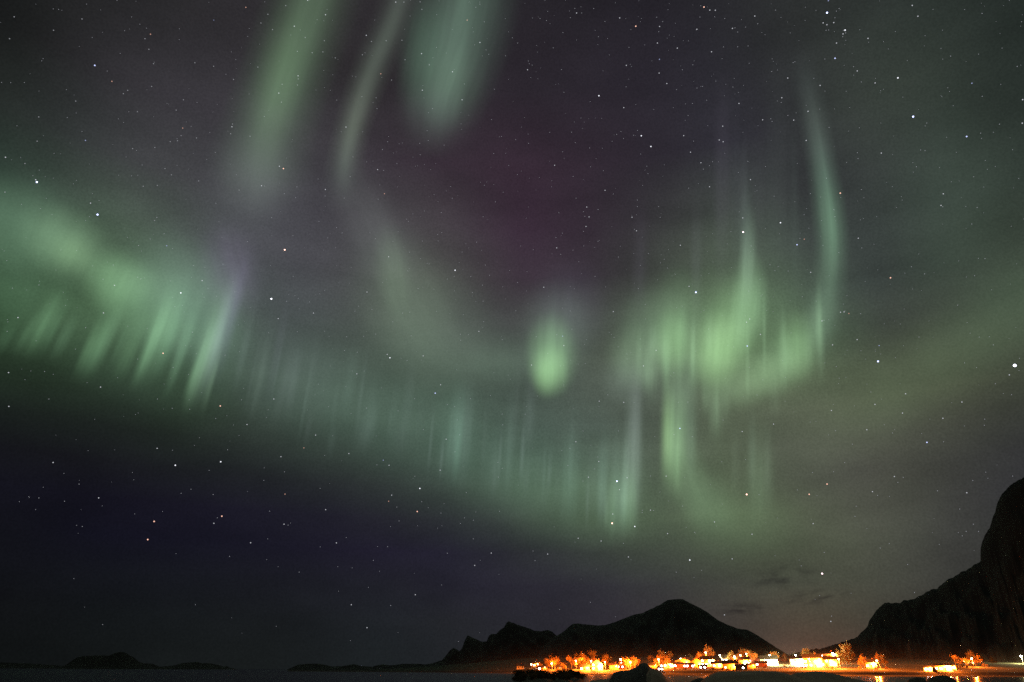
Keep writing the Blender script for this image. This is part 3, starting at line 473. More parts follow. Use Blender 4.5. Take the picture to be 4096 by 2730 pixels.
sand_m = surf('wet_sand', (.035, .03, .026), (.06, .05, .042), 0.55, 0.2, 0.05)
def sand_z(a, r): return .06 * min(1, max(-1, (rs(a) + 6 - r) / 20)) * 1.0 + .02 * fbm(r * math.sin(a) / 14, r * math.cos(a) / 14)
tag(fan('sand_flat', polar(2120, 2700)[0], polar(2960, 2700)[0], 80, [110 + 6 * i for i in range(90)], sand_z, sand_m), kind='structure')
def ridge(name, prof, r0, front, back, mat, amp, nseed, na=260, power=1.25, rock=0.0):
    P = sorted(polar(x, y) for x, y in prof); az = [p[0] for p in P]; te = [p[1] for p in P]
    S = [-1 + j / 16 for j in range(17)] + [j / 8 for j in range(1, 9)]
    v = []; f = []; ns = len(S)
    for i in range(na + 1):
        a = az[0] + (az[-1] - az[0]) * i / na
        t = float(np.interp(a, az, te)) + rock * fbm(a * 200, nseed, 0, 6) * min(1.0, max(0.0, float(np.interp(a, az, te)) * 40))
        for s in S:
            r = r0 + (s * front if s < 0 else s * back)
            zr = CAM.z + t * r0
            if s < 0: sh = (1 + s) ** power
            else: sh = (1 - s) ** 1.2
            g = 4 * (1 - abs(s)) * abs(s) * amp * fbm(a * 60, s * 7 + nseed, nseed, 5)
            z = (zr + 3) * sh - 3 + g * min(1, max(0, zr) / 80)
            if s <= 0: z = min(z, CAM.z + t * r * (1.0 if s == 0 else 0.985))
            v.append((r * math.sin(a), r * math.cos(a), z))
    for i in range(na):
        for j in range(ns - 1): k = i * ns + j; f.append([k, k + ns, k + ns + 1, k + 1])
    o = mesh_obj(name, v, f, mat, smooth=True); tag(o, kind='structure'); return o
ridge('distant_headland', [(-700,2690),(-300,2648),(0,2650),(120,2655),(230,2662),(330,2676)], 9000, 500, 700, rock_m, 5, 1.0, 80)
ridge('distant_island', [(235,2672),(265,2660),(290,2642),(310,2630),(330,2625),(375,2623),(420,2622),(435,2624),(460,2613),(480,2608),(498,2610),(520,2622),(535,2630),(555,2647),(575,2654),(610,2656),(640,2668),(700,2662),(730,2653),(790,2648),(805,2654),(815,2653),(840,2654),(880,2662),(895,2668),(908,2665),(922,2672),(932,2674),(950,2679)], 5200, 400, 500, rock_m, 4, 2.0, 220)
ridge('distant_island', [(1135,2684),(1165,2672),(1190,2660),(1230,2656),(1270,2655),(1300,2660),(1330,2667),(1370,2665),(1400,2660),(1415,2657),(1440,2664),(1490,2668),(1500,2664),(1530,2658),(1560,2662),(1585,2660),(1610,2656),(1680,2656),(1700,2659),(1740,2652),(1800,2650)], 4600, 300, 400, rock_m, 4, 3.0, 180)
ridge('jagged_peaks', [(1690,2664),(1730,2654),(1770,2640),(1785,2622),(1800,2602),(1814,2592),(1827,2598),(1838,2605),(1850,2590),(1858,2565),(1870,2542),(1885,2549),(1910,2560),(1925,2567),(1946,2568),(1955,2545),(1965,2537),(1985,2537),(2000,2520),(2015,2512),(2025,2494),(2033,2486),(2060,2495),(2080,2503),(2110,2512),(2135,2523),(2165,2526),(2190,2520),(2205,2525),(2228,2545),(2260,2570),(2320,2600)], 4200, 900, 900, rock_m, 35, 4.0, 260, rock=.0006)
ridge('cone_mountain', [(2150,2620),(2190,2570),(2226,2545),(2245,2533),(2262,2520),(2285,2500),(2300,2494),(2340,2498),(2390,2503),(2420,2501),(2460,2489),(2500,2473),(2540,2458),(2570,2453),(2600,2438),(2640,2420),(2670,2401),(2700,2398),(2730,2397),(2750,2408),(2800,2432),(2830,2450),(2870,2480),(2910,2500),(2950,2515),(2990,2520),(3030,2542),(3070,2568),(3110,2594),(3150,2618),(3190,2640),(3260,2665)], 2600, 1000, 900, rock_m, 25, 5.0, 280, rock=.0005)
ridge('steep_mountain', [(3130,2630),(3180,2612),(3240,2600),(3300,2592),(3340,2578),(3380,2566),(3420,2553),(3450,2528),(3472,2502),(3478,2482),(3495,2456),(3520,2428),(3541,2412),(3600,2413),(3612,2404),(3650,2398),(3682,2384),(3703,2370),(3750,2352),(3790,2320),(3850,2288),(3900,2260),(3922,2245),(3922,2190),(3935,2150),(3960,2110),(3975,2060),(3990,2010),(4010,1975),(4045,1938),(4096,1910),(4250,1850),(4500,1830),(4700,1950)], 1900, 880, 900, rock_m, 22, 6.0, 620, power=1.5, rock=.0013)

# ------------------------------------------------------------------ materials for the village
M = dict(
 white=surf('white_painted_boards', (.62,.6,.55), (.72,.7,.64), .7, 2),
 cream=surf('cream_painted_boards', (.5,.44,.3), (.6,.53,.38), .7, 2),
 ochre=surf('ochre_painted_boards', (.45,.28,.08), (.55,.34,.11), .7, 2),
 red=surf('red_painted_boards', (.25,.05,.03), (.32,.07,.04), .7, 2),
 grey=surf('grey_weathered_boards', (.18,.17,.15), (.26,.25,.22), .8, 2),
 roof=surf('dark_slate_roof', (.03,.03,.03), (.06,.055,.05), .7, 3),
 roofb=surf('brown_tile_roof', (.07,.045,.03), (.1,.06,.04), .8, 3),
 steel=surf('galvanised_steel', (.25,.25,.25), (.32,.32,.32), .5, 4, metallic=.6),
 brick=surf('chimney_brick', (.2,.09,.06), (.28,.13,.08), .9, 6),
 frame=surf('window_frame_paint', (.7,.7,.68), None, .5, 2),
 door=surf('door_wood', (.12,.06,.03), (.16,.08,.04), .6, 3),
 bark=surf('birch_bark', (.12,.09,.06), (.22,.18,.13), .9, 5),
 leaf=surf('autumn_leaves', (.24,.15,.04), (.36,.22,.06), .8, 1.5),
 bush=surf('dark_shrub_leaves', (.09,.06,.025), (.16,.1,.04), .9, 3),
 rock=surf('shore_rock', (.30,.21,.15), (.45,.34,.26), .9, 1.1, .06),
 darkrock=surf('dark_wet_rock', (.03,.022,.018), (.06,.045,.035), .8, 1.0, .06),
 rubber=surf('tyre_rubber', (.02,.02,.02), None, .8, 4),
 carred=surf('dark_red_car_paint', (.12,.01,.01), None, .25, 1),
 cargrey=surf('silver_car_paint', (.35,.35,.36), None, .25, 1),
 glass=surf('dark_glass', (.02,.02,.025), None, .08, 1),
 asphalt=surf('asphalt', (.05,.05,.05), (.07,.068,.06), .9, .5),
 wood=surf('weathered_wood', (.09,.06,.04), (.14,.1,.07), .9, 3),
 lit=glow_mat('lit_window', (1,.72,.5), 9.0), litp=glow_mat('lit_window_bright', (1,.8,.72), 26.0), dim=glow_mat('dim_lit_window', (1,.45,.15), 1.6),
 sodium=glow_mat('sodium_lamp', (1,.62,.3), 60.0), mercury=glow_mat('pale_lamp', (1,1,.75), 60.0), head=glow_mat('headlamp', (1,.9,.85), 30.0),
)
SOD = (1, .175, .014); PALE = (1, .85, .38); WARM = (1, .5, .22)
PW = 4.2
def point(parent, loc, col, power, r=.25):
    l = bpy.data.lights.new('lamp_light', 'POINT'); l.color = col; l.energy = power * PW; l.shadow_soft_size = r
    o = bpy.data.objects.new('lamp_light', l); C.objects.link(o); o.location = loc
    if parent: o.parent = parent
    return o

def house(px, py, w, dp, h, rh, label, wall='white', roof='roof', rz=0.0, wins=3, storeys=1, lit='lit', gable=False, porch=0.0, cat='house', group='houses of the village along the bay', chim=True, pc=SOD):
    p, a, r = ground_at(px, py)
    o = empty('house', p, -a + rz); o.scale = (r / 680,) * 3; tag(o, label, cat, group)
    hw, hd = w / 2, dp / 2
    b = MB()
    if gable:      # gable end faces the water: ridge along y
        b.prism([(-hw, -1.5), (hw, -1.5), (hw, h), (0, h + rh), (-hw, h)], -hd, hd)
    else:
        b.v += [(-hw,-hd,-1.5),(hw,-hd,-1.5),(hw,hd,-1.5),(-hw,hd,-1.5),(-hw,-hd,h),(hw,-hd,h),(hw,hd,h),(-hw,hd,h),(-hw,0,h+rh),(hw,0,h+rh)]
        b.f += [[0,3,2,1],[0,1,5,4],[2,3,7,6],[1,2,6,9,5],[3,0,4,8,7],[4,5,9,8],[6,7,8,9]]
    b.build('wall', M[wall], o)
    t = .22; e = .45; q = MB()
    if gable:
        sl = rh / hw
        q.prism([(-hw-e, h-e*sl+.03), (0, h+rh+.03), (hw+e, h-e*sl+.03), (hw+e, h-e*sl+t), (0, h+rh+t+.03), (-hw-e, h-e*sl+t)], -hd-e, hd+e)
    else:
        sl = rh / hd; k = [(-hd-e, h-e*sl+.03), (0, h+rh+.03), (hd+e, h-e*sl+.03), (hd+e, h-e*sl+t), (0, h+rh+t+.03), (-hd-e, h-e*sl+t)]
        q.prism(k, -hw-e, hw+e); q.v = [(y, x, z) for x, y, z in q.v]; q.f = [g[::-1] for g in q.f]
    ro = q.build('roof', M[roof], o)
    if chim: MB().box(hw*.3, hw*.3+.7, .2, .9, h+rh*.4, h+rh+1.0).build('chimney', M['brick'], ro)
    front = -hd
    for s in range(storeys):
        z0 = .9 + s * 2.7
        for i in range(wins):
            x = -hw + w * (i + .5 + (.0 if wins > 1 else .15)) / wins
            if s == 0 and i == wins // 2 and wins > 2:
                d = MB().box(x-.5, x+.5, front-.05, front+.02, 0.05, 2.1).build('door', M['door'], o)
                MB().box(x+.32, x+.42, front-.11, front-.052, 1.0, 1.08).build('handle', M['steel'], d); continue
            f_ = MB()
            for bx in ((x-.75,x-.63,z0,z0+1.3),(x+.63,x+.75,z0,z0+1.3),(x-.63,x+.63,z0,z0+.1),(x-.63,x+.63,z0+1.2,z0+1.3),(x-.04,x+.04,z0+.1,z0+1.2)):
                f_.box(bx[0], bx[1], front-.07, front+.02, bx[2], bx[3])
            wf = f_.build('window', M['frame'], o)
            on = lit if (i + s) % 3 != 2 or wins < 3 else 'glass'
            MB().box(x-.63, x+.63, front-.03, front+.01, z0+.1, z0+1.2).build('pane', M[on], wf)
    if porch:
        wl = MB().box(hw*.55-.15, hw*.55+.15, front-.35, front-.02, 2.25, 2.6).build('wall_lamp', M['sodium' if pc is SOD else 'mercury'], o)
        point(o, (hw*.55, front-1.3, 2.6), pc, porch)
    return o
def street_lamp(px, py, h, label, power, kind='sodium', tilt=0.0, arm=True):
    p, a, r = ground_at(px, py); o = empty('street_lamp', p, -a); o.scale = (r / 680,) * 3; tag(o, label, 'street lamp', 'street lamps of the village')
    top = Vector((tilt, 0, h)); MB().tube((0,0,-1), top, .11, .07, 8).build('pole', M['steel'], o)
    MB().tube(top, top + Vector((-.2, -1.4, .25)), .05, .04, 6).build('arm', M['steel'], o)
    c = top + Vector((-.2, -1.75, .18))
    hd = MB().box(c.x-.2, c.x+.2, c.y-.5, c.y+.45, c.z+.02, c.z+.2).build('lamp_head', M['steel'], o)
    bl = MB(); bl.tube(c + Vector((0, -.05, 0)), c + Vector((0, -.05, -.3)), .42, .62, 12); bl.tube(c + Vector((0, -.05, -.3)), c + Vector((0, -.05, -.75)), .62, .3, 12); bl.build('lens', M[kind], hd)
    point(o, c + Vector((0, -.1, -1.15)), SOD if kind == 'sodium' else PALE, power)
    return o
# ---- trees: bare autumn birches in three shapes
def tree_parts(seed, hgt, spread, leaf):
    rg = random.Random(seed); wood = MB(); lf = MB()
    def grow(p, d, ln, r, lv):
        q = p + d * ln; wood.tube(p, q, r, r * .62, 5 if lv < 2 else 3, cap=False)
        if lv >= 2 or lv == 1:
            for _ in range(leaf * (3 if lv >= 3 else 2)):
                c = p.lerp(q, rg.random()) + Vector((rg.gauss(0,.22), rg.gauss(0,.22), rg.gauss(0,.22))); s = rg.uniform(.08, .2); k = len(lf.v)
                u = Vector((rg.gauss(0,1), rg.gauss(0,1), rg.gauss(0,1))).normalized(); w = u.orthogonal().normalized()
                lf.v += [tuple(c - u*s), tuple(c + w*s*.6), tuple(c + u*s), tuple(c - w*s*.6)]; lf.f.append([k,k+1,k+2,k+3])
        if lv == 4: return
        for _ in range(4 if lv < 2 else 3):
            nd = (d * .9 + Vector((rg.gauss(0,1), rg.gauss(0,1), rg.gauss(0.25,.6))) * spread).normalized()
            grow(p.lerp(q, rg.uniform(.45, 1)), nd, ln * rg.uniform(.55, .8), r * .55, lv + 1)
    grow(Vector((0,0,-.3)), Vector((rg.gauss(0,.06), rg.gauss(0,.06), 1)).normalized(), hgt * .38, hgt * .022, 0)
    return wood, lf
tree_protos = []
for sd, hh, sp, lf_ in ((1, 7, .55, 2), (2, 8.5, .42, 1), (3, 5.5, .7, 3), (5, 7.5, .5, 2)):
    o = empty('birch_tree', (0, 0, 0)); wmb, lmb = tree_parts(sd, hh, sp, lf_)
    wmb.build('trunk', M['bark'], o); lmb.build('crown', M['leaf'], o); tree_protos.append(o)
tcount = [0]
def tree(px, py, sc_, label, grp='bare autumn trees in the lamplight', kind=None):
    k = tcount[0] % 4 if kind is None else kind
    src = tree_protos[k]; used = src.get('placed')
    o = copy_tree(src) if used else src; src['placed'] = 1
    p, a, r = ground_at(px, py); o.location = p; o.rotation_euler = (0, 0, tcount[0] * 1.7); o.scale = (sc_ * 1.15 * r / 780, sc_ * 1.15 * r / 780, sc_ * 1.22 * r / 780); tcount[0] += 1
    tag(o, label, 'tree', grp)
    return o
def bush_mesh(seed, n=500, w=1.6, hgt=1.5, mat='bush', fs=.16):
    rg = random.Random(seed); b = MB()
    lumps = [(rg.gauss(0, w*.45), rg.gauss(0, w*.4), rg.uniform(.3, .8)*hgt, rg.uniform(.35, .6)*w) for _ in range(7)]
    for i in range(26):
        a = rg.random() * 6.28; q = Vector((math.cos(a)*w*.6*rg.random(), math.sin(a)*w*.6*rg.random(), hgt*rg.uniform(.7, 1.25)))
        b.tube((q.x*.2, q.y*.2, -.2), q, .03, .012, 3, False)
    for i in range(n):
        l = rg.choice(lumps); u = Vector((rg.gauss(0,1), rg.gauss(0,1), rg.gauss(0,1))).normalized()
        c = Vector(l[:3]) + u * l[3] * rg.uniform(.5, 1.05); c.z = max(.02, c.z); s = fs * rg.uniform(.5, 1.2); k = len(b.v)
        t = Vector((rg.gauss(0,1), rg.gauss(0,1), rg.gauss(0,1))).normalized(); w2 = t.orthogonal().normalized()
        b.v += [tuple(c - t*s), tuple(c + w2*s*.6), tuple(c + t*s), tuple(c - w2*s*.6)]; b.f.append([k,k+1,k+2,k+3])
    me = bpy.data.meshes.new('shrub'); me.from_pydata(b.v, [], b.f); me.update(); me.materials.append(M[mat]); return me
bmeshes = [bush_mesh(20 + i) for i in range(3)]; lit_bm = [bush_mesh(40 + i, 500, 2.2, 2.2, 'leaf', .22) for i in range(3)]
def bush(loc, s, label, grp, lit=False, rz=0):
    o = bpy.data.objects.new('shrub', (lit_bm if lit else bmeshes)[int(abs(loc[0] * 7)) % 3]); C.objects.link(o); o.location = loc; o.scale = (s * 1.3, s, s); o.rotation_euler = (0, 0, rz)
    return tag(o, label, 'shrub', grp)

# ------------------------------------------------------------------ the village, left to right
house(2080, 2678, 6.5, 5, 2.6, 1.6, 'small dim white cottage standing alone left of all the lights', 'white', 'roof', wins=2, lit='glass', rz=.15)
house(2143, 2669, 6, 6, 3.2, 1.8, 'low house with bright windows behind leftmost lit shrubs', 'cream', wins=2, lit='litp', porch=2500)
house(2170, 2683, 8, 5, 2.4, 1.2, 'low shed by the water glowing under the leftmost lights', 'cream', wins=3, lit='litp', porch=1500, chim=False)
street_lamp(2126, 2676, 3.6, 'leftmost street lamp, small and low beside the lit cottage', 1200)
street_lamp(2208, 2680, 5.2, 'second street lamp from the left, inside a glowing orange tree', 26000)
house(2238, 2680, 4, 4, 2.2, 1.2, 'tiny orange lit shed right of the glowing tree', 'ochre', wins=1, lit='dim', chim=False)
street_lamp(2306, 2679, 7.2, 'street lamp blazing in tall trees left of the white gabled house', 60000)
house(2340, 2684, 9, 7, 3.0, 2.0, 'low house burnt out by lamplight left of the white gabled house', 'cream', wins=3, lit='litp', porch=9000)
house(2389, 2682, 10, 9, 5.2, 3.4, 'blazing white two storey gabled house between two street lamps', 'white', wins=3, storeys=2, lit='litp', gable=True, porch=16000)
street_lamp(2366, 2684, 7.6, 'street lamp at the left corner of the white gabled house', 50000)
street_lamp(2422, 2682, 6.8, 'street lamp on the lit lawn right of the white gabled house', 46000)
house(2456, 2678, 8, 6, 3.2, 1.4, 'low orange boathouse right of the lit lawn', 'ochre', 'roofb', wins=2, lit='dim', porch=6000)
house(2482, 2676, 8, 6, 2.5, 1.4, 'dark red cabin with two white lit windows left of lamp trees', 'red', wins=2, lit='litp')
house(2498, 2660, 9, 7, 4.2, 2.2, 'dark house higher up with pinkish lit upper windows', 'red', wins=3, storeys=2, lit='litp')
street_lamp(2524, 2680, 6.2, 'street lamp in orange trees left of the dark foreground hump', 48000)
house(2612, 2674, 8, 6, 2.4, 1.6, 'small cabin half hidden by shrubs right of the dark hump', 'ochre', wins=2, lit='dim', porch=2500)
street_lamp(2638, 2676, 7.6, 'street lamp with wide red glow right of the dark hump', 70000)
house(2668, 2672, 12, 7, 3.2, 1.6, 'long low white building with burnt out facade beside red glow', 'white', wins=4, lit='litp', porch=9000)
house(2643, 2686, 5, 4, 2.4, 1.0, 'small waterside shed with two bright openings below red glow', 'cream', wins=2, lit='litp', chim=False)
house(2714, 2672, 8, 6, 2.8, 1.6, 'low cabin with white lit windows, first in the middle row', 'red', wins=3, lit='litp')
house(2731, 2664, 13, 8, 3.6, 2.2, 'wide cabin with sunlit looking orange gable and lamp at its door', 'ochre', 'roofb', wins=4, lit='litp', porch=16000, gable=True)
house(2738, 2645, 9, 6, 3.0, 1.6, 'dark house on the slope with a row of three pink windows', 'red', wins=3, lit='litp', chim=False)
house(2760, 2640, 6, 6, 2.6, 2.2, 'dim unlit gabled barn on the slope above the middle row', 'cream', 'roofb', wins=1, lit='glass', gable=True, chim=False)
house(2756, 2673, 9, 6, 2.6, 1.4, 'low red cabin with four white windows in the middle row', 'red', wins=4, lit='litp')
house(2788, 2669, 9, 8, 4.2, 2.6, 'orange gabled house glowing in the middle row', 'ochre', 'roofb', wins=2, lit='lit', gable=True, porch=12000)
house(2812, 2678, 7, 5, 2.4, 1.2, 'low dark boathouse with round bright lamps near the water', 'red', wins=2, lit='litp', chim=False)
house(2833, 2666, 12, 9, 5.4, 2.6, 'large white house burnt out by the tallest white lamp', 'white', wins=4, storeys=2, lit='litp', porch=18000)
street_lamp(2829, 2664, 10.5, 'tallest street lamp, white glow above the large burnt out house', 80000)
house(2868, 2672, 9, 7, 3.2, 1.8, 'white house with one big burnt out window right of tallest lamp', 'white', wins=2, lit='litp', porch=6000)
street_lamp(2889, 2652, 6.0, 'pale greenish lamp standing on the slope between two houses', 26000, 'mercury', tilt=-1.0)
house(2918, 2650, 12, 7, 3.4, 2.4, 'house on the slope with a row of white windows under dim gable', 'grey', wins=5, lit='litp')
street_lamp(2943, 2662, 7, 'left street lamp of the three above the orange house', 46000)
street_lamp(2967, 2660, 7.5, 'middle street lamp of the three above the orange house', 46000)
street_lamp(2991, 2658, 8.2, 'right street lamp of the three above the orange house', 50000)
house(2964, 2662, 16, 8, 4.2, 2.0, 'long white house burnt out under the three street lamps', 'white', wins=5, lit='litp', porch=9000)
house(2924, 2679, 13, 9, 4.4, 2.8, 'big yellow orange house with hipped glow near the water', 'ochre', 'roofb', wins=3, lit='lit', porch=20000)
house(2966, 2680, 10, 6, 2.8, 1.5, 'dark cabin with one round white window near the water', 'grey', wins=1, lit='litp')
house(3018, 2650, 11, 6, 3, 1.6, 'dark house on the slope with three small white lights', 'red', wins=3, lit='litp', chim=False)
house(3006, 2674, 7, 5, 2.6, 1.3, 'small orange boathouse between dark sheds', 'ochre', 'roofb', wins=2, lit='dim', porch=3500, chim=False)
house(3046, 2667, 10, 6, 2.6, 1.4, 'low cabin with a row of bright windows left of the bright yard', 'red', wins=3, lit='litp')
house(3078, 2662, 14, 9, 4.6, 2.8, 'white gabled house under the yellow white lamp', 'white', wins=4, lit='litp', storeys=1, porch=16000, pc=PALE)
street_lamp(3086, 2660, 7.5, 'yellow white street lamp over the white house left of the field', 70000, 'mercury')
house(3124, 2645, 9, 6, 2.8, 1.5, 'tiny far cabin with red and white lights above the field', 'red', wins=3, lit='lit', chim=False)
house(3195, 2665, 13, 9, 5.4, 2.2, 'white two storey house burnt out right of the lit field', 'white', wins=4, storeys=2, lit='litp', porch=20000, pc=PALE)
street_lamp(3190, 2664, 8.2, 'pale white street lamp rising over house right of the lit field', 80000, 'mercury')
house(3255, 2670, 15, 10, 7.0, 3.0, 'largest burnt out white house in the brightest cluster', 'white', wins=4, storeys=2, lit='litp', porch=26000)
house(3310, 2668, 16, 9, 5.4, 2.4, 'white house with dark red roof panel right of the largest house', 'white', 'roofb', wins=5, storeys=2, lit='litp', porch=16000)
house(3312, 2632, 19, 7, 3.0, 1.6, 'long white building on the bank above the brightest cluster', 'white', wins=6, lit='litp', porch=26000)
street_lamp(3243, 2676, 7.5, 'street lamp in front of the largest burnt out house', 80000)
street_lamp(3284, 2674, 7.0, 'street lamp between the two brightest houses', 60000)
street_lamp(3338, 2652, 7.5, 'street lamp at the right end of the long upper building', 50000)
street_lamp(3362, 2676, 7.2, 'rightmost street lamp of the bright cluster beside orange trees', 60000)
house(3487, 2672, 8, 6, 4.0, 2.2, 'white house by itself on the lit road right of the cluster', 'white', wins=3, storeys=1, lit='litp', porch=14000)
street_lamp(3528, 2677, 6.2, 'leaning street lamp over the roadside right of lone white house', 42000, tilt=-2.4)
house(3714, 2686, 6, 5, 2.6, 1.2, 'small burnt out shed left of the leaning dark mast', 'white', wins=2, lit='litp', porch=14000, chim=False)
house(3775, 2684, 12, 6, 3.6, 1.4, 'long white boathouse glaring right of the leaning dark mast', 'white', wins=4, lit='litp', porch=26000, chim=False)
house(3814, 2680, 4, 4, 2.4, 1.0, 'tiny white shed at the right end of the glaring boathouse', 'white', wins=1, lit='litp', porch=5000, chim=False)
house(3884, 2660, 6, 6, 3.8, 2.4, 'gabled house with orange side near the right edge', 'ochre', 'roofb', wins=2, lit='lit', gable=True)
street_lamp(3896, 2668, 5.8, 'street lamp beside gabled house near the right edge', 52000)
street_lamp(3863, 2664, 3.6, 'small low lamp in the shrubs left of gabled house', 1500)
street_lamp(4094, 2656, 5.4, 'pale green lamp cut by the right edge of the photo', 36000, 'mercury')

rt = random.Random(9)
def trees_at(px, spread, n, py, s0, s1, what):  # trees by the lamps, crowded and enlarged to widen the orange halos
    for i in range(n):
        x = px + rt.uniform(-spread, spread); tree(x, py + rt.uniform(-4, 2), rt.uniform(s0, s1), what, 'bare autumn trees in the lamplight')
trees_at(2150, 24, 7, 2680, 0.65, 1.04, 'short bare tree among the leftmost village lights')
trees_at(2209, 24, 8, 2680, 1.24, 1.78, 'bare tree lit orange around the second street lamp from the left')
trees_at(2262, 19, 5, 2679, 0.65, 1.04, 'low bare tree in the gap before the blazing lamp trees')
trees_at(2310, 30, 11, 2678, 1.32, 1.94, 'bare tree glowing orange left of the white gabled house')
trees_at(2365, 11, 4, 2676, 1.40, 2.02, 'tall tree behind the left corner of the white gabled house')
trees_at(2430, 17, 5, 2674, 1.24, 1.86, 'tree behind the lit lawn by the white gabled house')
trees_at(2525, 33, 12, 2678, 1.24, 1.86, 'bare tree lit orange left of the dark foreground hump')
trees_at(2640, 37, 12, 2672, 1.32, 2.09, 'tree in the wide red glow right of the dark hump')
trees_at(2830, 28, 7, 2660, 1.40, 2.17, 'tree glowing around the tallest street lamp')
trees_at(2965, 44, 11, 2654, 1.24, 1.86, 'tree lit orange behind the three street lamps')
trees_at(3086, 22, 5, 2654, 1.08, 1.71, 'pale lit tree behind the yellow white street lamp')
trees_at(3140, 17, 4, 2650, 0.65, 1.04, 'small dark tree at the back of the lit field')
trees_at(3240, 19, 5, 2655, 1.40, 2.02, 'tree glowing behind the largest burnt out house')
trees_at(3385, 22, 12, 2664, 1.40, 2.33, 'big rusty orange tree at the right end of the bright cluster')
trees_at(3460, 15, 5, 2672, 0.93, 1.40, 'dim brown tree left of the lone white house')
trees_at(3530, 15, 5, 2670, 1.08, 1.55, 'orange lit tree around the leaning street lamp')
trees_at(3840, 28, 11, 2664, 0.65, 1.04, 'low rusty tree between glaring boathouse and gabled house')
trees_at(3905, 24, 8, 2664, 1.08, 1.71, 'tree lit orange beside the gabled house near the right edge')
trees_at(3970, 17, 4, 2662, 0.52, 0.78, 'small dim tree on the lit grass near the right edge')
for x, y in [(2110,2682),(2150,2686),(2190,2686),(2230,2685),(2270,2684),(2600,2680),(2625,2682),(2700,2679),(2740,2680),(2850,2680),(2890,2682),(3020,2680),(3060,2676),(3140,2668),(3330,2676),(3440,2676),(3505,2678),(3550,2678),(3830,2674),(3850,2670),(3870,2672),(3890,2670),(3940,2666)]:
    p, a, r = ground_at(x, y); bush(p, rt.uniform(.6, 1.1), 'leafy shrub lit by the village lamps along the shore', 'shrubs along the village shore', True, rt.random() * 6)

# road along the shore at the right
def strip_on_land(name, pxs, width, mat, lift=.12):
    v = []; f = []; prev = None
    pts = [ground_at(x, y)[0] for x, y in pxs]; P = spline([tuple(p) for p in pts], 60)
    for i in range(61):
        p = Vector(P[i]); t = (Vector(P[min(i+1, 60)]) - Vector(P[max(i-1, 0)])).normalized(); nrm = Vector((-t.y, t.x, 0)).normalized()
        for k in range(4):
            q = p + nrm * (width * (k / 3 - .5)); a = math.atan2(q.x, q.y); rr = math.hypot(q.x, q.y); v.append((q.x, q.y, land_z(a, rr) + lift))
    for i in range(60):
        for k in range(3): a = i * 4 + k; f.append([a, a + 4, a + 5, a + 1])
    return tag(mesh_obj(name, v, f, mat, smooth=True), kind='structure')
strip_on_land('road', [(3060, 2668), (3230, 2674), (3400, 2676), (3560, 2679), (3700, 2686)], 5.5, M['asphalt'])

# ------------------------------------------------------------------ parked vehicles
def car(px, py, rz, paint, label, lights=True):
    p, a, r = ground_at(px, py); o = empty('parked_car', p + Vector((0, 0, .1)), -a + rz); tag(o, label, 'car', 'cars parked in the village')
    prof = [(-2.1,.35),(2.1,.35),(2.15,.75),(1.95,.95),(1.1,1.02),(.6,1.45),(-1.2,1.48),(-1.8,1.0),(-2.12,.9)]
    b = MB().prism(prof, -.85, .85); bo = b.build('body', M[paint], o)
    gl = MB(); gl.prism([(.95,1.04),(.55,1.38),(-.2,1.4),(-.2,1.04)], -.862, .862); gl.prism([(-.3,1.04),(-.3,1.4),(-1.15,1.4),(-1.6,1.04)], -.862, .862); gl.build('side_windows', M['glass'], bo)
    for x in (-1.35, 1.35):
        for y in (-.8, .8):
            w = MB().tube((x, y-.1, .33), (x, y+.1, .33), .33, .33, 14).build('wheel', M['rubber'], o)
            MB().tube((x, y-.115, .33), (x, y+.115, .33), .19, .19, 10).build('rim', M['steel'], w)
    for y in (-.6, .6): MB().tube((2.08, y, .72), (2.2, y, .72), .14, .12, 10).build('headlight', M['head' if lights else 'glass'], o)
    return o
car(3222, 2672, math.radians(-85), 'carred', 'dark red car facing the water with both headlights on')
car(2912, 2684, math.radians(12), 'cargrey', 'silver car glinting left of the pair below the big yellow house', False)
car(2938, 2685, math.radians(-8), 'carred', 'dark red car glinting right of the pair below the big yellow house', False)
# leaning mast by the boathouse
p, a, r = ground_at(3740, 2688); o = empty('leaning_mast', p, -a); tag(o, 'dark leaning mast on a block between shed and glaring boathouse', 'mast')
MB().tube((0, 0, 0), (-3.0, 0, 8.0), .2, .1, 8).build('pole', M['wood'], o)
MB().prism([(-2.2, -.8), (2.2, -.8), (1.6, 2.4), (.4, 3.0), (-.6, 2.8), (-1.6, 1.6)], -1.2, 1.2).build('base', M['wood'], o)

# ------------------------------------------------------------------ near shore: brush bank and boulders
def boulder(cx, cy, cz, sx, sy, sz, seed, label, sub=5, grp='boulders on the near shore', amp=.22):
    bm = bmesh.new(); bmesh.ops.create_icosphere(bm, subdivisions=sub, radius=1)
    for q in bm.verts:
        n = q.co.normalized(); d = 1 + amp * fbm(n.x*1.3+seed, n.y*1.3, n.z*1.3, 3) + .03 * fbm(n.x*6+seed, n.y*6, n.z*6, 4)
        d -= .03 * abs(noise.noise(Vector((n.x*3, n.y*3+seed, n.z*7))))
        q.co = Vector((n.x * sx, n.y * sy, n.z * sz)) * d
    me = bpy.data.meshes.new('boulder'); bm.to_mesh(me); bm.free(); me.materials.append(M['rock'])
    for q in me.polygons: q.use_smooth = True
    o = bpy.data.objects.new('boulder', me); C.objects.link(o); o.location = (cx, cy, cz); return tag(o, label, 'boulder', grp)
def rock_at(px, py, D, wpx, sz, sy, seed, label, **k):      # its top is seen at px, py
    p = at(px, py, D); sx = wpx / 2 * D * .92 / F
    return boulder(p.x, p.y, p.z - sz * 1.02, sx, sy, sz, seed, label, **k)
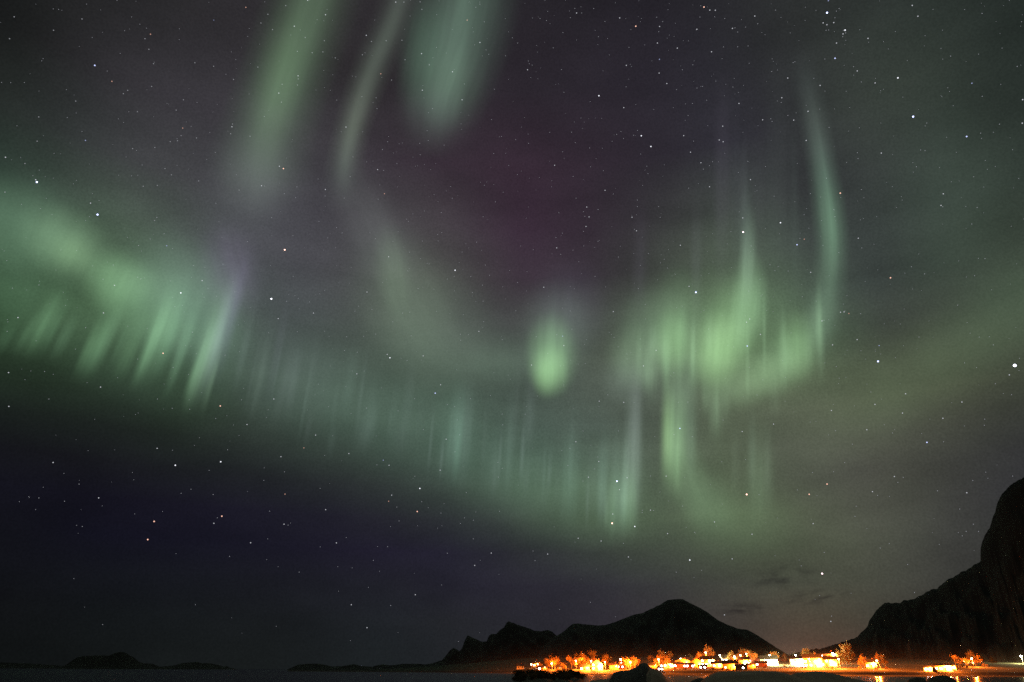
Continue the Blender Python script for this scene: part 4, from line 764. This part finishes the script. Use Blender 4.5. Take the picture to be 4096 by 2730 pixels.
def bank_z(a, r):
    e = min(1, max(0, (r - 150) / 60)) * min(1, max(0, (430 - r) / 60))
    s = min(1, max(0, (a - polar(1960, 2700)[0]) / .05)) * min(1, max(0, (polar(2360, 2700)[0] - a) / .012))
    return -1 + (1.5 + .5 * fbm(a * 60, r / 25)) * e * s
bank = fan('brush_bank', polar(1950, 2700)[0], polar(2420, 2700)[0], 60, [140 + 5 * i for i in range(62)], bank_z, ground_m); tag(bank, kind='structure')
for i in range(70):
    a = rt.uniform(polar(2040, 2700)[0], polar(2345, 2700)[0]); r = rt.uniform(215, 370); z = bank_z(a, r)
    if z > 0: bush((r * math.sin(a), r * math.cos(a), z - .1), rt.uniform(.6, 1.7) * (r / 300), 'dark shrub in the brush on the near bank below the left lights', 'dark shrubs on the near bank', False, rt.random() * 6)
def slab(prof, r0, front, back, seed, label, low=-.8, amp=.05, na=150, fp=.32, grp='rocks on the near shore', mat='rock'):
    """a rock whose crest is noted from the photo, with a rounded front and back"""
    P = sorted(polar(x, y) for x, y in prof); az = [p[0] for p in P]; te = [p[1] for p in P]; S = [j / 24 - 1 for j in range(25)] + [j / 12 for j in range(1, 13)]
    v = []; f = []; ns = len(S)
    for i in range(na + 1):
        a = az[0] + (az[-1] - az[0]) * i / na; t = float(np.interp(a, az, te)); ed = min(1, i / 12, (na - i) / 12)
        for s_ in S:
            r = r0 + (s_ * front if s_ < 0 else s_ * back); zr = CAM.z + t * r0
            sh = max(0, 1 - abs(s_) ** 2.2) ** (fp + .4)
            x, y = r * math.sin(a), r * math.cos(a)
            g = amp * (fbm(x / 2.5 + seed, y / 2.5, seed, 5) + .5 * abs(fbm(x / .9, y / 1.6 + seed, 0, 4))) * min(1, abs(s_) * 5)
            z = low + (zr - low) * sh + g
            if s_ <= 0: z = min(z, CAM.z + (t - .0004 * (1 if s_ < 0 else 0)) * r)
            v.append((x, y, z))
    for i in range(na):
        for j in range(ns - 1): k = i * ns + j; f.append([k, k + ns, k + ns + 1, k + 1])
    return tag(mesh_obj('rock', v, f, M[mat], smooth=True), label, 'rock', grp)
slab([(2436,2722),(2455,2692),(2480,2684),(2520,2680),(2545,2670),(2558,2658),(2575,2652),(2590,2656),(2600,2668),(2622,2680),(2640,2700),(2652,2740)], 62, 10, 9, 1.0, 'dark rock hump rising in front of the village lights', low=-1, mat='darkrock')
slab([(2585,2700),(2600,2674),(2625,2679),(2645,2690),(2660,2706),(2672,2722),(2685,2750)], 44, 7, 6, 3.0, 'pinkish rock face sloping down right of the dark hump', low=-1)
slab([(2740,2745),(2770,2722),(2795,2713),(2825,2716),(2850,2730),(2870,2750)], 60, 6, 6, 4.0, 'small dark rock alone at the bottom edge left of the broad slabs', low=-1, mat='darkrock')
slab([(3130,2725),(3160,2700),(3200,2690),(3255,2686),(3300,2689),(3357,2701),(3421,2716),(3470,2728),(3520,2745)], 26, 8, 7, 6.0, 'broad smooth grey rock slab sloping right into the water', amp=.05)
slab([(2790,2740),(2820,2712),(2844,2698),(2862,2691),(2890,2687),(2960,2686),(3040,2685),(3102,2686),(3140,2693),(3180,2704),(3230,2722),(3270,2745)], 19, 9, 6, 5.0, 'largest grey rock slab at the bottom edge, in front of the other slab', amp=.05)
slab([(3615,2742),(3635,2718),(3665,2709),(3695,2712),(3715,2740)], 40, 4, 4, 8.0, 'left dark rock of the pair under the glaring boathouse', mat='darkrock', low=-1)
slab([(3690,2742),(3715,2714),(3750,2703),(3785,2703),(3815,2716),(3840,2744)], 44, 5, 4, 9.0, 'right dark rock of the pair under the glaring boathouse', mat='darkrock', low=-1)
slab([(2330,2745),(2370,2722),(2430,2716),(2490,2712),(2540,2716),(2580,2742)], 90, 14, 10, 7.0, 'low grey sandy rock left of the dark hump at the bottom edge', low=-1)
# ground sheet under it all, out to the horizon
gs = fan('ground', R(-180), R(180), 90, [0.5, 6, 14, 40, 200, 1000, 8000, 59500], lambda a, r: (1.4 if r < 3 else 0.9 if r < 10 else -0.6 if r < 20 else -2.5), ground_m); tag(gs, kind='structure')

# ------------------------------------------------------------------ thin mist added over the village to make halos around its lamps
m, nt, out = new_mat('halo_mist'); N = nt.nodes; L = nt.links
pv = N.new('ShaderNodeVolumeScatter'); pv.inputs['Color'].default_value = (1, 1, 1, 1); pv.inputs['Anisotropy'].default_value = 0.4
L.new(pv.outputs[0], out.inputs['Volume'])
tc = N.new('ShaderNodeTexCoord'); sx = N.new('ShaderNodeSeparateXYZ'); L.new(tc.outputs['Object'], sx.inputs[0])
zf = mth('POWER', mth('SUBTRACT', 1.0, mth('DIVIDE', sx.outputs['Z'], 60.0, clamp=True), clamp=True), 7.0)
az_ = mth('ARCTAN2', sx.outputs['X'], sx.outputs['Y']); lf = mth('MULTIPLY', mth('SUBTRACT', az_, polar(1750, 2690)[0]), 9.0, clamp=True)
L.new(mth('MULTIPLY', mth('MULTIPLY', zf, lf), 0.00024), pv.inputs['Density'])
mist = fan('mist', polar(1750, 2690)[0], polar(4700, 2690)[0], 40, [600, 1350], lambda a, r: -1.0, m)
me = mist.data; n0 = len(me.vertices)
bm = bmesh.new(); bm.from_mesh(me); g = bmesh.ops.extrude_face_region(bm, geom=bm.faces[:]); 
for e in g['geom']:
    if isinstance(e, bmesh.types.BMVert): e.co.z = 60.0
bmesh.ops.recalc_face_normals(bm, faces=bm.faces); bm.to_mesh(me); bm.free()
tag(mist, 'thin mist added for the orange halos around the village lamps', 'mist', kind='stuff')
